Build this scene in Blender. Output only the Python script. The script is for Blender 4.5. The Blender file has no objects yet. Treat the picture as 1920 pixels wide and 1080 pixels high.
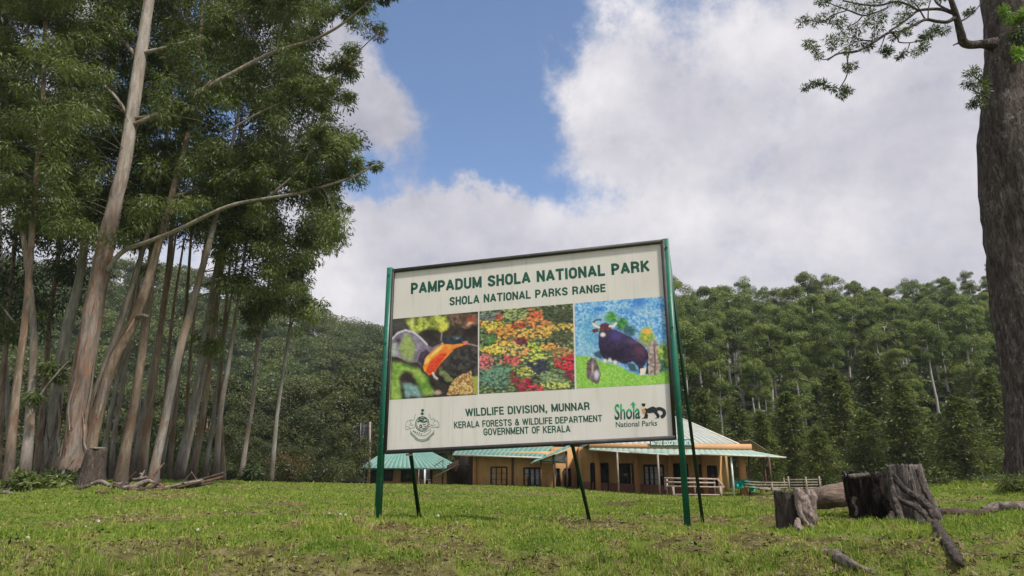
import bpy, math, random
import numpy as np
from mathutils import Vector
from mathutils import noise as mnoise

S = bpy.context.scene
COL = S.collection
R = math.radians
random.seed(7)
RNG = np.random.default_rng(11)

# ------------------------------------------------------------------ camera
F_PX = 1280.0
PITCH = math.atan((905 - 540) / F_PX)
CZ = 1.2
cam_d = bpy.data.cameras.new('camera')
cam_d.sensor_fit = 'HORIZONTAL'
cam_d.sensor_width = 36.0
cam_d.lens = F_PX / 1920 * 36.0
cam_d.clip_start = 0.05
cam_d.clip_end = 5000
cam = bpy.data.objects.new('camera', cam_d)
COL.objects.link(cam)
cam.location = (0, 0, CZ)
cam.rotation_euler = (math.pi / 2 + PITCH, 0, 0)
S.camera = cam
CP, SP = math.cos(PITCH), math.sin(PITCH)


def ray(px, py):
    """direction of a photo pixel, world axes (y forward, z up)"""
    u = (px - 960) / F_PX
    v = (540 - py) / F_PX
    return np.array([u, CP - SP * v, SP + CP * v])


def W(px, py, Y):
    """point seen at a photo pixel at distance Y ahead"""
    r = ray(px, py)
    return r * (Y / r[1]) + np.array([0, 0, CZ])


def mpp(py, Y):
    """metres per photo pixel there"""
    return Y / ray(960, py)[1] / F_PX


# ------------------------------------------------------------------ sun, sky, exposure
SUN_EL, SUN_AZ = R(55), R(134)      # azimuth from +Y towards +X
sun_d = bpy.data.lights.new('sun', 'SUN')
sun_d.energy = 3.0
sun_d.angle = R(5)
sun_d.color = (1.0, 0.95, 0.87)
sun = bpy.data.objects.new('sun', sun_d)
COL.objects.link(sun)
sv = Vector((math.sin(SUN_AZ) * math.cos(SUN_EL), math.cos(SUN_AZ) * math.cos(SUN_EL), math.sin(SUN_EL)))
sun.rotation_euler = sv.to_track_quat('Z', 'Y').to_euler()

S.view_settings.view_transform = 'Standard'
S.view_settings.look = 'None'
S.view_settings.exposure = 0.55
S.view_settings.gamma = 1.0
S.view_settings.use_curve_mapping = False
S.render.engine = 'CYCLES'
S.cycles.use_denoising = True
S.cycles.max_bounces = 6
S.cycles.transparent_max_bounces = 6
S.cycles.volume_bounces = 0


class NT:
    """small helper to write node trees"""
    def __init__(s, tree):
        s.t = tree
        tree.nodes.clear()

    def n(s, typ, **kw):
        nd = s.t.nodes.new(typ)
        for k, v in kw.items():
            setattr(nd, k, v)
        return nd

    def link(s, a, b):
        s.t.links.new(a, b)

    def put(s, sock, v):
        if isinstance(v, bpy.types.NodeSocket):
            s.t.links.new(v, sock)
        elif isinstance(v, (tuple, list)) and sock.type == 'RGBA' and len(v) == 3:
            sock.default_value = (*v, 1)
        else:
            sock.default_value = v

    def m(s, op, a, b=0.0, c=None, clamp=False):
        nd = s.n('ShaderNodeMath', operation=op, use_clamp=clamp)
        s.put(nd.inputs[0], a)
        s.put(nd.inputs[1], b)
        if c is not None:
            s.put(nd.inputs[2], c)
        return nd.outputs[0]

    def mix(s, f, a, b, blend='MIX'):
        nd = s.n('ShaderNodeMix', data_type='RGBA', blend_type=blend)
        s.put(nd.inputs[0], f)
        s.put(nd.inputs[6], a)
        s.put(nd.inputs[7], b)
        return nd.outputs[2]

    def rng(s, v, a, b, c=0.0, d=1.0, smooth=False):
        nd = s.n('ShaderNodeMapRange', clamp=True)
        if smooth:
            nd.interpolation_type = 'SMOOTHSTEP'
        s.put(nd.inputs[0], v)
        nd.inputs[1].default_value = a
        nd.inputs[2].default_value = b
        nd.inputs[3].default_value = c
        nd.inputs[4].default_value = d
        return nd.outputs[0]

    def noise(s, vec, scale, detail=4.0, rough=0.55, dist=0.0, col=False):
        nd = s.n('ShaderNodeTexNoise')
        if vec is not None:
            s.put(nd.inputs['Vector'], vec)
        nd.inputs['Scale'].default_value = scale
        nd.inputs['Detail'].default_value = detail
        nd.inputs['Roughness'].default_value = rough
        nd.inputs['Distortion'].default_value = dist
        return nd.outputs['Color' if col else 'Fac']

    def mapping(s, vec, scale=(1, 1, 1), loc=(0, 0, 0)):
        nd = s.n('ShaderNodeMapping')
        s.put(nd.inputs[0], vec)
        nd.inputs['Scale'].default_value = scale
        nd.inputs['Location'].default_value = loc
        return nd.outputs[0]


world = bpy.data.worlds.new('World')
S.world = world
world.use_nodes = True
w = NT(world.node_tree)
sky = w.n('ShaderNodeTexSky', sky_type='NISHITA', sun_disc=False)
sky.sun_elevation = SUN_EL
sky.sun_rotation = SUN_AZ
sky.altitude = 1900
sky.air_density = 1.0
sky.dust_density = 0.6
sky.ozone_density = 1.2
tc = w.n('ShaderNodeTexCoord')
DIR = tc.outputs['Generated']
wn = w.noise(DIR, 5.0, 9, 0.66, col=True)
wsub = w.n('ShaderNodeVectorMath', operation='MULTIPLY_ADD')
w.link(wn, wsub.inputs[0])
wsub.inputs[1].default_value = (0.16, 0.16, 0.16)
wsub.inputs[2].default_value = (-0.08, -0.08, -0.08)
wadd = w.n('ShaderNodeVectorMath', operation='ADD')
w.link(DIR, wadd.inputs[0])
w.link(wsub.outputs[0], wadd.inputs[1])
sep = w.n('ShaderNodeSeparateXYZ')
w.link(wadd.outputs[0], sep.inputs[0])
AZ = w.m('ARCTAN2', sep.outputs[0], sep.outputs[1])
EL = w.m('ARCSINE', w.m('MINIMUM', w.m('MAXIMUM', sep.outputs[2], -1.0), 1.0))


def azel(px, py):
    r = ray(px, py)
    r = r / np.linalg.norm(r)
    return math.atan2(r[0], r[1]), math.asin(r[2])


def blobs(lst, start):
    tot = start
    for px, py, rx, ry, st in lst:
        a0, e0 = azel(px, py)
        a1, _ = azel(px + rx, py)
        _, e1 = azel(px, py - ry)
        da = w.m('MULTIPLY', w.m('SUBTRACT', AZ, a0), 1 / max(abs(a1 - a0), 1e-3))
        de = w.m('MULTIPLY', w.m('SUBTRACT', EL, e0), 1 / max(abs(e1 - e0), 1e-3))
        d2 = w.m('ADD', w.m('MULTIPLY', da, da), w.m('MULTIPLY', de, de))
        g = w.m('EXPONENT', w.m('MULTIPLY', d2, -1.0))
        tot = w.m('MULTIPLY_ADD', g, st, tot)
    return tot


# how much cloud: mostly overcast, with the blue opening above the board
n1 = w.noise(DIR, 8.5, 13, 0.68)
n2 = w.noise(w.mapping(DIR, (1, 1, 1.6), (3.1, 1.7, 0.4)), 2.6, 4, 0.5)
dens0 = w.m('MULTIPLY_ADD', n1, 1.5, w.m('MULTIPLY_ADD', n2, 0.35, -0.205))
dens = blobs([(850, 110, 165, 170, -1.2), (950, 270, 130, 85, -1.0), (680, 340, 80, 45, -0.7),
              (1080, 370, 80, 42, -0.45), (1040, 20, 190, 60, -0.35), (330, 200, 170, 300, -0.45),
              (735, 190, 100, 105, 0.85), (650, 130, 60, 100, 0.35), (1130, 210, 110, 120, 0.5), (1130, 40, 60, 30, 0.15),
              (770, 390, 120, 45, 0.85), (950, 400, 90, 45, 0.75), (640, 540, 120, 90, 0.5), (1000, 480, 200, 60, 0.4), (1560, 300, 330, 330, 0.22), (1300, 470, 200, 60, 0.2), (560, 300, 60, 200, 0.2)], dens0)
mask = w.rng(dens, 0.24, 0.86, 0.03, 1.0, True)
# how bright the cloud is: white edges and lower banks, grey bellies to the right
bn = w.noise(w.mapping(DIR, (1, 1, 1.5), (0.3, 5.2, 1.1)), 3.4, 7, 0.55)
bri = blobs([(1560, 310, 260, 110, -0.10), (1400, 130, 160, 160, 0.05), (1120, 210, 120, 90, 0.16), (640, 560, 140, 80, 0.16), (1180, 400, 300, 80, 0.08),
             (1450, 430, 300, 60, 0.10), (1700, 120, 200, 120, -0.06), (1480, 60, 120, 60, 0.06)],
            w.m('MULTIPLY_ADD', w.m('SUBTRACT', n1, .5), 0.34, w.m('MULTIPLY_ADD', bn, 0.75, 0.205)))
ccol = w.n('ShaderNodeValToRGB')
w.link(bri, ccol.inputs[0])
ccol.color_ramp.elements[0].position = 0.38
ccol.color_ramp.elements[0].color = (0.27, 0.272, 0.325, 1)
ccol.color_ramp.elements[1].position = 0.86
ccol.color_ramp.elements[1].color = (0.70, 0.68, 0.68, 1)
e = ccol.color_ramp.elements.new(0.60)
e.color = (0.45, 0.443, 0.485, 1)
SKY_STRENGTH = 0.14
hsv = w.n('ShaderNodeHueSaturation')
hsv.inputs['Saturation'].default_value = 1.02
hsv.inputs['Value'].default_value = 1.0
w.link(sky.outputs[0], hsv.inputs['Color'])
cloud = w.mix(1.0, ccol.outputs[0], (1 / SKY_STRENGTH,) * 3, 'MULTIPLY')
both = w.mix(mask, hsv.outputs[0], cloud)
bg = w.n('ShaderNodeBackground')
w.link(both, bg.inputs[0])
bg.inputs[1].default_value = SKY_STRENGTH
wo = w.n('ShaderNodeOutputWorld')
w.link(bg.outputs[0], wo.inputs[0])

# ------------------------------------------------------------------ objects and meshes
def empty(name, loc, label=None, cat=None, group=None):
    o = bpy.data.objects.new(name, None)
    o.empty_display_size = 0.3
    o.location = tuple(float(c) for c in loc)
    COL.objects.link(o)
    tag(o, label, cat, group)
    return o


def tag(o, label=None, cat=None, group=None, kind=None):
    if label:
        o['label'] = label
    if cat:
        o['category'] = cat
    if group:
        o['group'] = group
    if kind:
        o['kind'] = kind
    return o


def world_loc(o):
    v = np.array(o.location)
    while o.parent:
        o = o.parent
        v = v + np.array(o.location)
    return v


def mesh_np(name, V, F, mat=None, parent=None, smooth=False, attrs=None, fmat=None):
    """V n*3 world points, F list or m*k array of faces -> one mesh object (under parent)"""
    V = np.asarray(V, dtype=np.float64)
    if parent is not None:
        V = V - world_loc(parent)
        off = np.zeros(3)
    else:
        off = np.zeros(3)
    me = bpy.data.meshes.new(name)
    if isinstance(F, np.ndarray):
        k = F.shape[1]
        loops = F.astype(np.int32).ravel()
        starts = np.arange(0, len(loops), k, dtype=np.int32)
        nf = len(F)
    else:
        loops = np.fromiter((i for f in F for i in f), dtype=np.int32)
        ln = np.array([len(f) for f in F], dtype=np.int32)
        starts = np.concatenate([[0], np.cumsum(ln)[:-1]]).astype(np.int32)
        nf = len(F)
    me.vertices.add(len(V))
    me.vertices.foreach_set('co', V.astype(np.float32).ravel())
    me.loops.add(len(loops))
    me.loops.foreach_set('vertex_index', loops)
    me.polygons.add(nf)
    me.polygons.foreach_set('loop_start', starts)
    if smooth:
        me.polygons.foreach_set('use_smooth', np.ones(nf, dtype=bool))
    me.update(calc_edges=True)
    me.validate()
    if attrs:
        for an, av in attrs.items():
            av = np.asarray(av, dtype=np.float32)
            if av.ndim == 1:
                a = me.attributes.new(an, 'FLOAT', 'POINT')
                a.data.foreach_set('value', av)
            else:
                a = me.color_attributes.new(an, 'FLOAT_COLOR', 'POINT')
                if av.shape[1] == 3:
                    av = np.concatenate([av, np.ones((len(av), 1), np.float32)], 1)
                a.data.foreach_set('color', av.ravel())
    if isinstance(mat, (list, tuple)):
        for q in mat:
            me.materials.append(q)
        if fmat is not None:
            me.polygons.foreach_set('material_index', np.asarray(fmat, dtype=np.int32))
    elif mat is not None:
        me.materials.append(mat)
    o = bpy.data.objects.new(name, me)
    COL.objects.link(o)
    if parent is not None:
        o.parent = parent
    return o


def dup(o, loc, rz=0.0, sc=1.0):
    """copy of a thing with its parts and their sub-parts"""
    c = o.copy()
    COL.objects.link(c)
    c.location = tuple(float(q) for q in loc)
    c.rotation_euler = (0, 0, rz)
    c.scale = (sc, sc, sc) if not isinstance(sc, tuple) else sc
    for ch in [q for q in o.children]:
        d = ch.copy()
        COL.objects.link(d)
        d.parent = c
        for g in [q for q in ch.children]:
            h = g.copy()
            COL.objects.link(h)
            h.parent = d
    return c


class MB:
    """collects shapes for ONE mesh object"""
    def __init__(s):
        s.v = []
        s.f = []
        s.mi = []

    def add(s, V, F, mi=None):
        b = len(s.v)
        s.mi.extend(mi if mi is not None else [0] * len(F))
        s.v.extend([tuple(map(float, p)) for p in V])
        s.f.extend([tuple(int(i) + b for i in f) for f in F])
        return s

    def hexa(s, P):
        """8 points: bottom 4 ccw, top 4 ccw"""
        return s.add(P, [(3, 2, 1, 0), (4, 5, 6, 7), (0, 1, 5, 4), (1, 2, 6, 5), (2, 3, 7, 6), (3, 0, 4, 7)])

    def box(s, c, size, rz=0.0):
        cx, cy, cz = c
        hx, hy, hz = size[0] / 2, size[1] / 2, size[2] / 2
        ca, sa = math.cos(rz), math.sin(rz)
        P = []
        for z in (-hz, hz):
            for x, y in ((-hx, -hy), (hx, -hy), (hx, hy), (-hx, hy)):
                P.append((cx + x * ca - y * sa, cy + x * sa + y * ca, cz + z))
        return s.hexa(P)

    def bar(s, a, b, w, h=None, up=(0, 0, 1)):
        """square bar from a to b"""
        a = Vector(a)
        b = Vector(b)
        h = w if h is None else h
        d = (b - a).normalized()
        u = Vector(up)
        if abs(d.dot(u)) > 0.98:
            u = Vector((0, 1, 0))
        x = d.cross(u).normalized() * (w / 2)
        y = x.cross(d).normalized() * (h / 2)
        P = [a - x - y, a + x - y, a + x + y, a - x + y, b - x - y, b + x - y, b + x + y, b - x + y]
        return s.hexa(P)

    def tube(s, pts, rad, seg=8, cap=True, wob=0.0):
        V, F = tube_np(np.array(pts, float), np.broadcast_to(rad, (len(pts),)), seg, cap, wob)
        return s.add(V, F)

    def quad(s, a, b, c, d):
        return s.add([a, b, c, d], [(0, 1, 2, 3)])

    def slab(s, P, th):
        """polygon P (list of 3d points) thickened along its normal by th"""
        P = [Vector(p) for p in P]
        n = (P[1] - P[0]).cross(P[2] - P[0]).normalized() * th
        k = len(P)
        V = [tuple(p) for p in P] + [tuple(p - n) for p in P]
        F = [tuple(range(k)), tuple(range(2 * k - 1, k - 1, -1))]
        for i in range(k):
            j = (i + 1) % k
            F.append((j, i, i + k, j + k))
        return s.add(V, F)

    def build(s, name, mat, parent=None, smooth=False):
        return mesh_np(name, np.array(s.v), s.f, mat, parent, smooth, fmat=s.mi)


def catmull(P, n):
    """smooth path through points (k*m array), n samples"""
    P = np.asarray(P, float)
    k = len(P)
    if k == 2:
        t = np.linspace(0, 1, n)[:, None]
        return P[0] * (1 - t) + P[1] * t
    Q = np.vstack([2 * P[0] - P[1], P, 2 * P[-1] - P[-2]])
    t = np.linspace(0, k - 1 - 1e-6, n)
    i = t.astype(int)
    f = (t - i)[:, None]
    a, b, c, d = Q[i], Q[i + 1], Q[i + 2], Q[i + 3]
    return 0.5 * (2 * b + (c - a) * f + (2 * a - 5 * b + 4 * c - d) * f ** 2 + (3 * b - a - 3 * c + d) * f ** 3)


def tube_np(P, rad, seg=8, cap=True, wob=0.0, seed=0):
    P = np.asarray(P, float)
    rad = np.asarray(rad, float)
    n = len(P)
    T = np.gradient(P, axis=0)
    T /= np.linalg.norm(T, axis=1)[:, None] + 1e-9
    ref = np.array([0.13, 1.0, 0.07])
    if abs(T[n // 2] @ ref) > 0.9 * np.linalg.norm(ref):
        ref = np.array([1.0, 0.1, 0.05])
    X = np.cross(T, ref)
    X /= np.linalg.norm(X, axis=1)[:, None] + 1e-9
    Y = np.cross(T, X)
    a = np.arange(seg) * 2 * math.pi / seg
    ca, sa = np.cos(a), np.sin(a)
    rr = np.repeat(rad[:, None], seg, 1)
    if wob:
        r = np.random.default_rng(seed + n)
        ph = r.uniform(0, 6.28, 6)
        t = np.linspace(0, n * 0.35, n)[:, None]
        rr = rr * (1 + wob * (np.sin(2 * a[None] + ph[0] + 0.6 * t) * .6 + np.sin(3 * a[None] + ph[1] - 0.45 * t) * .6
                              + np.sin(5 * a[None] + ph[2] + 1.1 * t) * .4 + r.normal(0, .35, (n, seg))))
    V = P[:, None, :] + rr[..., None] * (ca[None, :, None] * X[:, None, :] + sa[None, :, None] * Y[:, None, :])
    V = V.reshape(-1, 3)
    i = np.arange(n - 1)[:, None] * seg
    j = np.arange(seg)[None]
    j2 = (j + 1) % seg
    F = np.stack([i + j, i + j2, i + seg + j2, i + seg + j], -1).reshape(-1, 4)
    F = [tuple(f) for f in F]
    if cap:
        F.append(tuple(range(seg - 1, -1, -1)))
        F.append(tuple((n - 1) * seg + np.arange(seg)))
    return V, F


def rough(V, amp, sc, oct_=4, zs=.3, seed=0.0):
    """push points about with layered noise, stretched along z: split, weathered wood"""
    V = np.asarray(V, float)
    out = V.copy()
    for i, p in enumerate(V):
        a, f = amp, sc
        for k in range(oct_):
            q = mnoise.noise_vector(Vector((p[0] * f + seed, p[1] * f + 3.1 * k, p[2] * f * zs)))
            out[i] += np.array(q) * np.array([1, 1, .5]) * a
            a *= .55
            f *= 2.1
    return out


# ------------------------------------------------------------------ value noise for layout
_perm = RNG.random((64, 64))


def vnoise(x, y, s=1.0, off=0.0):
    x = np.asarray(x, float) * s + off
    y = np.asarray(y, float) * s + off * 1.7
    xi = np.floor(x).astype(int)
    yi = np.floor(y).astype(int)
    fx, fy = x - xi, y - yi
    fx = fx * fx * (3 - 2 * fx)
    fy = fy * fy * (3 - 2 * fy)
    g = lambda a, b: _perm[a % 64, b % 64]
    return (g(xi, yi) * (1 - fx) + g(xi + 1, yi) * fx) * (1 - fy) + (g(xi, yi + 1) * (1 - fx) + g(xi + 1, yi + 1) * fx) * fy


def fbm(x, y, s=1.0, o=4, off=0.0):
    t, a, n = 0, 0.5, 0
    for k in range(o):
        t = t + a * vnoise(x, y, s * 2 ** k, off + 7.3 * k)
        n += a
        a *= 0.5
    return t / n


def sstep(a, b, x):
    t = np.clip((np.asarray(x, float) - a) / (b - a), 0, 1)
    return t * t * (3 - 2 * t)


# ------------------------------------------------------------------ materials
def mat(name):
    m = bpy.data.materials.new(name)
    m.use_nodes = True
    return m, NT(m.node_tree)


def finish(nt, base, rough=0.7, bump=None, bstr=0.3, bdist=0.02, metal=0.0, spec=0.3):
    b = nt.n('ShaderNodeBsdfPrincipled')
    nt.put(b.inputs['Base Color'], base)
    nt.put(b.inputs['Roughness'], rough)
    nt.put(b.inputs['Metallic'], metal)
    nt.put(b.inputs['Specular IOR Level'], spec)
    if bump is not None:
        bn_ = nt.n('ShaderNodeBump')
        bn_.inputs['Strength'].default_value = bstr
        bn_.inputs['Distance'].default_value = bdist
        nt.link(bump, bn_.inputs['Height'])
        nt.link(bn_.outputs[0], b.inputs['Normal'])
    o = nt.n('ShaderNodeOutputMaterial')
    nt.link(b.outputs[0], o.inputs[0])
    return b


def ramp(nt, v, stops):
    r = nt.n('ShaderNodeValToRGB')
    nt.put(r.inputs[0], v)
    els = r.color_ramp.elements
    els[0].position, els[0].color = stops[0][0], (*stops[0][1], 1)
    els[1].position, els[1].color = stops[-1][0], (*stops[-1][1], 1)
    for p, c in stops[1:-1]:
        q = els.new(p)
        q.color = (*c, 1)
    return r.outputs[0]


def obj_co(nt):
    return nt.n('ShaderNodeTexCoord').outputs['Object']


def foliage_mat(name, dark, mid, light, trans=0.35, gloss=0.45):
    m, nt = mat(name)
    g = nt.n('ShaderNodeNewGeometry')
    at = nt.n('ShaderNodeAttribute', attribute_name='tint')
    oi = nt.n('ShaderNodeObjectInfo')
    v = nt.m('MULTIPLY_ADD', g.outputs['Random Per Island'], 0.42, nt.m('MULTIPLY_ADD', at.outputs['Fac'], 0.50, nt.m('MULTIPLY', oi.outputs['Random'], 0.12)))
    c = ramp(nt, v, [(0.05, dark), (0.5, mid), (0.95, light)])
    d = nt.n('ShaderNodeBsdfPrincipled')
    nt.put(d.inputs['Base Color'], c)
    d.inputs['Roughness'].default_value = gloss
    d.inputs['Specular IOR Level'].default_value = 0.35
    t = nt.n('ShaderNodeBsdfTranslucent')
    nt.put(t.inputs[0], nt.mix(1.0, c, (1.15, 1.25, 0.6), 'MULTIPLY'))
    mx = nt.n('ShaderNodeMixShader')
    mx.inputs[0].default_value = trans
    nt.link(d.outputs[0], mx.inputs[1])
    nt.link(t.outputs[0], mx.inputs[2])
    o = nt.n('ShaderNodeOutputMaterial')
    nt.link(mx.outputs[0], o.inputs[0])
    return m


M = {}
M['gum_leaf'] = foliage_mat('gum_leaf', (0.046, 0.066, 0.022), (0.100, 0.132, 0.040), (0.215, 0.25, 0.078))
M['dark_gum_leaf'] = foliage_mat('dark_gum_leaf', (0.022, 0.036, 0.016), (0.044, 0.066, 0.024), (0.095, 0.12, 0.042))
M['brown_leaf'] = foliage_mat('brown_leaf', (0.05, 0.05, 0.02), (0.10, 0.08, 0.03), (0.17, 0.11, 0.05))
M['forest_leaf'] = foliage_mat('forest_leaf', (0.044, 0.076, 0.020), (0.125, 0.180, 0.042), (0.33, 0.37, 0.09))
M['cypress_leaf'] = foliage_mat('cypress_leaf', (0.042, 0.062, 0.018), (0.098, 0.130, 0.034), (0.22, 0.235, 0.065))
M['broad_leaf'] = foliage_mat('broad_leaf', (0.024, 0.036, 0.014), (0.056, 0.072, 0.022), (0.14, 0.145, 0.042))
M['hill_leaf'] = foliage_mat('hill_leaf', (0.044, 0.066, 0.030), (0.100, 0.136, 0.050), (0.23, 0.24, 0.085))
M['litter'] = foliage_mat('litter', (0.035, 0.024, 0.017), (0.12, 0.085, 0.055), (0.30, 0.23, 0.16), trans=.05, gloss=.9)
M['fern_leaf'] = foliage_mat('fern_leaf', (0.035, 0.055, 0.026), (0.07, 0.098, 0.036), (0.15, 0.19, 0.055))
M['fresh_leaf'] = foliage_mat('fresh_leaf', (0.10, 0.17, 0.035), (0.17, 0.28, 0.05), (0.28, 0.42, 0.08))


def grass_mat():
    m, nt = mat('grass_blade')
    g = nt.n('ShaderNodeNewGeometry')
    at = nt.n('ShaderNodeAttribute', attribute_name='tint')
    v = nt.m('MULTIPLY_ADD', g.outputs['Random Per Island'], 0.30, nt.m('MULTIPLY', at.outputs['Fac'], 0.70))
    c = ramp(nt, v, [(0.02, (0.070, 0.125, 0.020)), (0.28, (0.170, 0.255, 0.040)), (0.52, (0.295, 0.365, 0.064)), (0.68, (0.41, 0.42, 0.11)), (0.84, (0.36, 0.27, 0.14)), (1.0, (0.20, 0.13, 0.085))])
    d = nt.n('ShaderNodeBsdfPrincipled')
    nt.put(d.inputs['Base Color'], c)
    d.inputs['Roughness'].default_value = 0.5
    d.inputs['Specular IOR Level'].default_value = 0.25
    t = nt.n('ShaderNodeBsdfTranslucent')
    nt.put(t.inputs[0], nt.mix(1.0, c, (1.1, 1.2, 0.7), 'MULTIPLY'))
    mx = nt.n('ShaderNodeMixShader')
    mx.inputs[0].default_value = 0.4
    nt.link(d.outputs[0], mx.inputs[1])
    nt.link(t.outputs[0], mx.inputs[2])
    o = nt.n('ShaderNodeOutputMaterial')
    nt.link(mx.outputs[0], o.inputs[0])
    return m


M['grass'] = grass_mat()



def ground_mat():
    m, nt = mat('turf_soil')
    co = obj_co(nt)
    a = nt.noise(co, 0.9, 6, 0.6)
    b = nt.noise(co, 7.0, 5, 0.65)
    c1 = ramp(nt, a, [(0.32, (0.10, 0.15, 0.024)), (0.55, (0.16, 0.20, 0.034)), (0.72, (0.20, 0.18, 0.06))])
    c2 = ramp(nt, b, [(0.3, (0.05, 0.042, 0.018)), (0.5, (0.125, 0.11, 0.042)), (0.66, (0.22, 0.195, 0.085))])
    k = nt.m('MULTIPLY', nt.rng(b, 0.42, 0.62), nt.rng(a, 0.3, 0.75))
    at = nt.n('ShaderNodeAttribute', attribute_name='dry')
    k = nt.m('MAXIMUM', k, nt.rng(nt.m('ADD', at.outputs['Fac'], nt.m('MULTIPLY_ADD', b, .8, -.4)), 0.35, 0.7))
    finish(nt, nt.mix(k, c1, c2), 0.95, nt.noise(co, 22, 5, 0.7), 0.8, 0.05, spec=0.1)
    return m


M['ground'] = ground_mat()


def soil_mat():
    m, nt = mat('bare_soil')
    co = obj_co(nt)
    b = nt.noise(co, 9.0, 6, 0.7)
    finish(nt, ramp(nt, b, [(0.3, (0.03, 0.02, 0.014)), (0.55, (0.09, 0.058, 0.036)), (0.75, (0.17, 0.115, 0.075))]), 0.95, b, 0.9, 0.06, spec=0.1)
    return m


M['soil'] = soil_mat()
m_, nt_ = mat('undergrowth')
finish(nt_, ramp(nt_, nt_.noise(obj_co(nt_), 0.5, 6, 0.7), [(.3, (0.012, 0.018, 0.009)), (.7, (0.036, 0.046, 0.02))]), 1.0, nt_.noise(obj_co(nt_), 1.2, 5, .7), 1.0, .5, spec=.05)
M['undergrowth'] = m_


def bark_mat(name, lo, mid, hi, patch, sz=(5, 5, 0.8), patch_h=None, bstr=0.5):
    """streaky gum bark: vertical streaks, peeled patches (patch colour), more of them below patch_h metres"""
    m, nt = mat(name)
    co = obj_co(nt)
    st = nt.noise(nt.mapping(co, sz), 1.6, 7, 0.62, 0.4)
    big = nt.noise(nt.mapping(co, (1.6, 1.6, 0.45), (3, 1, 2)), 1.5, 5, 0.6, 0.8)
    fine = nt.noise(nt.mapping(co, (22, 22, 5)), 1.5, 4, 0.6)
    c = ramp(nt, st, [(0.28, lo), (0.5, mid), (0.72, hi)])
    if patch is not None:
        k = nt.rng(big, 0.50, 0.60, smooth=True)
        if patch_h:
            sp_ = nt.n('ShaderNodeSeparateXYZ')
            nt.link(co, sp_.inputs[0])
            hh = nt.m('MULTIPLY_ADD', big, 9.0, sp_.outputs[2])
            k2 = nt.rng(hh, patch_h + 3.0, patch_h + 7.0, 1.0, 0.0)
            rough_c = nt.mix(nt.rng(st, 0.40, 0.58), (patch[0] * .40, patch[1] * .42, patch[2] * .50), patch)
            plate = nt.rng(nt.noise(nt.mapping(co, (4.2, 4.2, .55), (1, 7, 3)), 1.6, 7, 0.65, 0.8), 0.37, 0.52, smooth=True)
            c = nt.mix(nt.m('MULTIPLY', k2, 0.9), c, nt.mix(plate, rough_c, nt.mix(nt.rng(st, .35, .65), (0.11, 0.086, 0.07), (0.29, 0.235, 0.20))))
            k = nt.m('MULTIPLY', k, 0.30)
        c = nt.mix(nt.m('MULTIPLY', k, 0.8), c, patch)
    c = nt.mix(nt.rng(fine, 0.52, 0.72, 0.0, 0.45), c, (lo[0] * .5, lo[1] * .5, lo[2] * .5))
    # old rough dark bark kept at the foot of the trunk, with a ragged upper edge
    sz_ = nt.n('ShaderNodeSeparateXYZ')
    nt.link(co, sz_.inputs[0])
    oi = nt.n('ShaderNodeObjectInfo')
    lim = nt.m('MULTIPLY_ADD', oi.outputs['Random'], 1.4, .3)
    foot = nt.m('SUBTRACT', nt.m('MULTIPLY_ADD', st, 3.2, nt.m('ADD', lim, -1.5)), sz_.outputs[2])
    c = nt.mix(nt.m('MULTIPLY', nt.rng(foot, -.2, .5), 0.8), c, nt.mix(nt.rng(fine, .4, .6), (0.035, 0.026, 0.021), (0.12, 0.092, 0.074)))
    finish(nt, c, 0.85, nt.m('ADD', st, nt.m('MULTIPLY', fine, 0.5)), bstr, 0.06, spec=0.15)
    return m


M['pale_bark'] = bark_mat('pale_bark', (0.16, 0.13, 0.11), (0.30, 0.26, 0.23), (0.46, 0.42, 0.38), (0.27, 0.19, 0.13), bstr=0.25)
M['main_bark'] = bark_mat('main_bark', (0.22, 0.19, 0.165), (0.36, 0.32, 0.28), (0.50, 0.46, 0.42), (0.30, 0.135, 0.060), patch_h=11.0)
M['brown_bark'] = bark_mat('brown_bark', (0.11, 0.085, 0.062), (0.22, 0.17, 0.125), (0.34, 0.27, 0.21), (0.17, 0.10, 0.065), bstr=0.4)
M['grey_bark'] = bark_mat('grey_bark', (0.14, 0.13, 0.11), (0.26, 0.245, 0.215), (0.40, 0.38, 0.34), (0.19, 0.17, 0.13), bstr=0.3)
M['far_bark'] = bark_mat('far_bark', (0.25, 0.22, 0.19), (0.42, 0.39, 0.35), (0.6, 0.56, 0.5), None, bstr=0.1)
M['twig'] = bark_mat('twig', (0.10, 0.085, 0.065), (0.17, 0.145, 0.115), (0.26, 0.23, 0.19), None, bstr=0.2)


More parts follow.
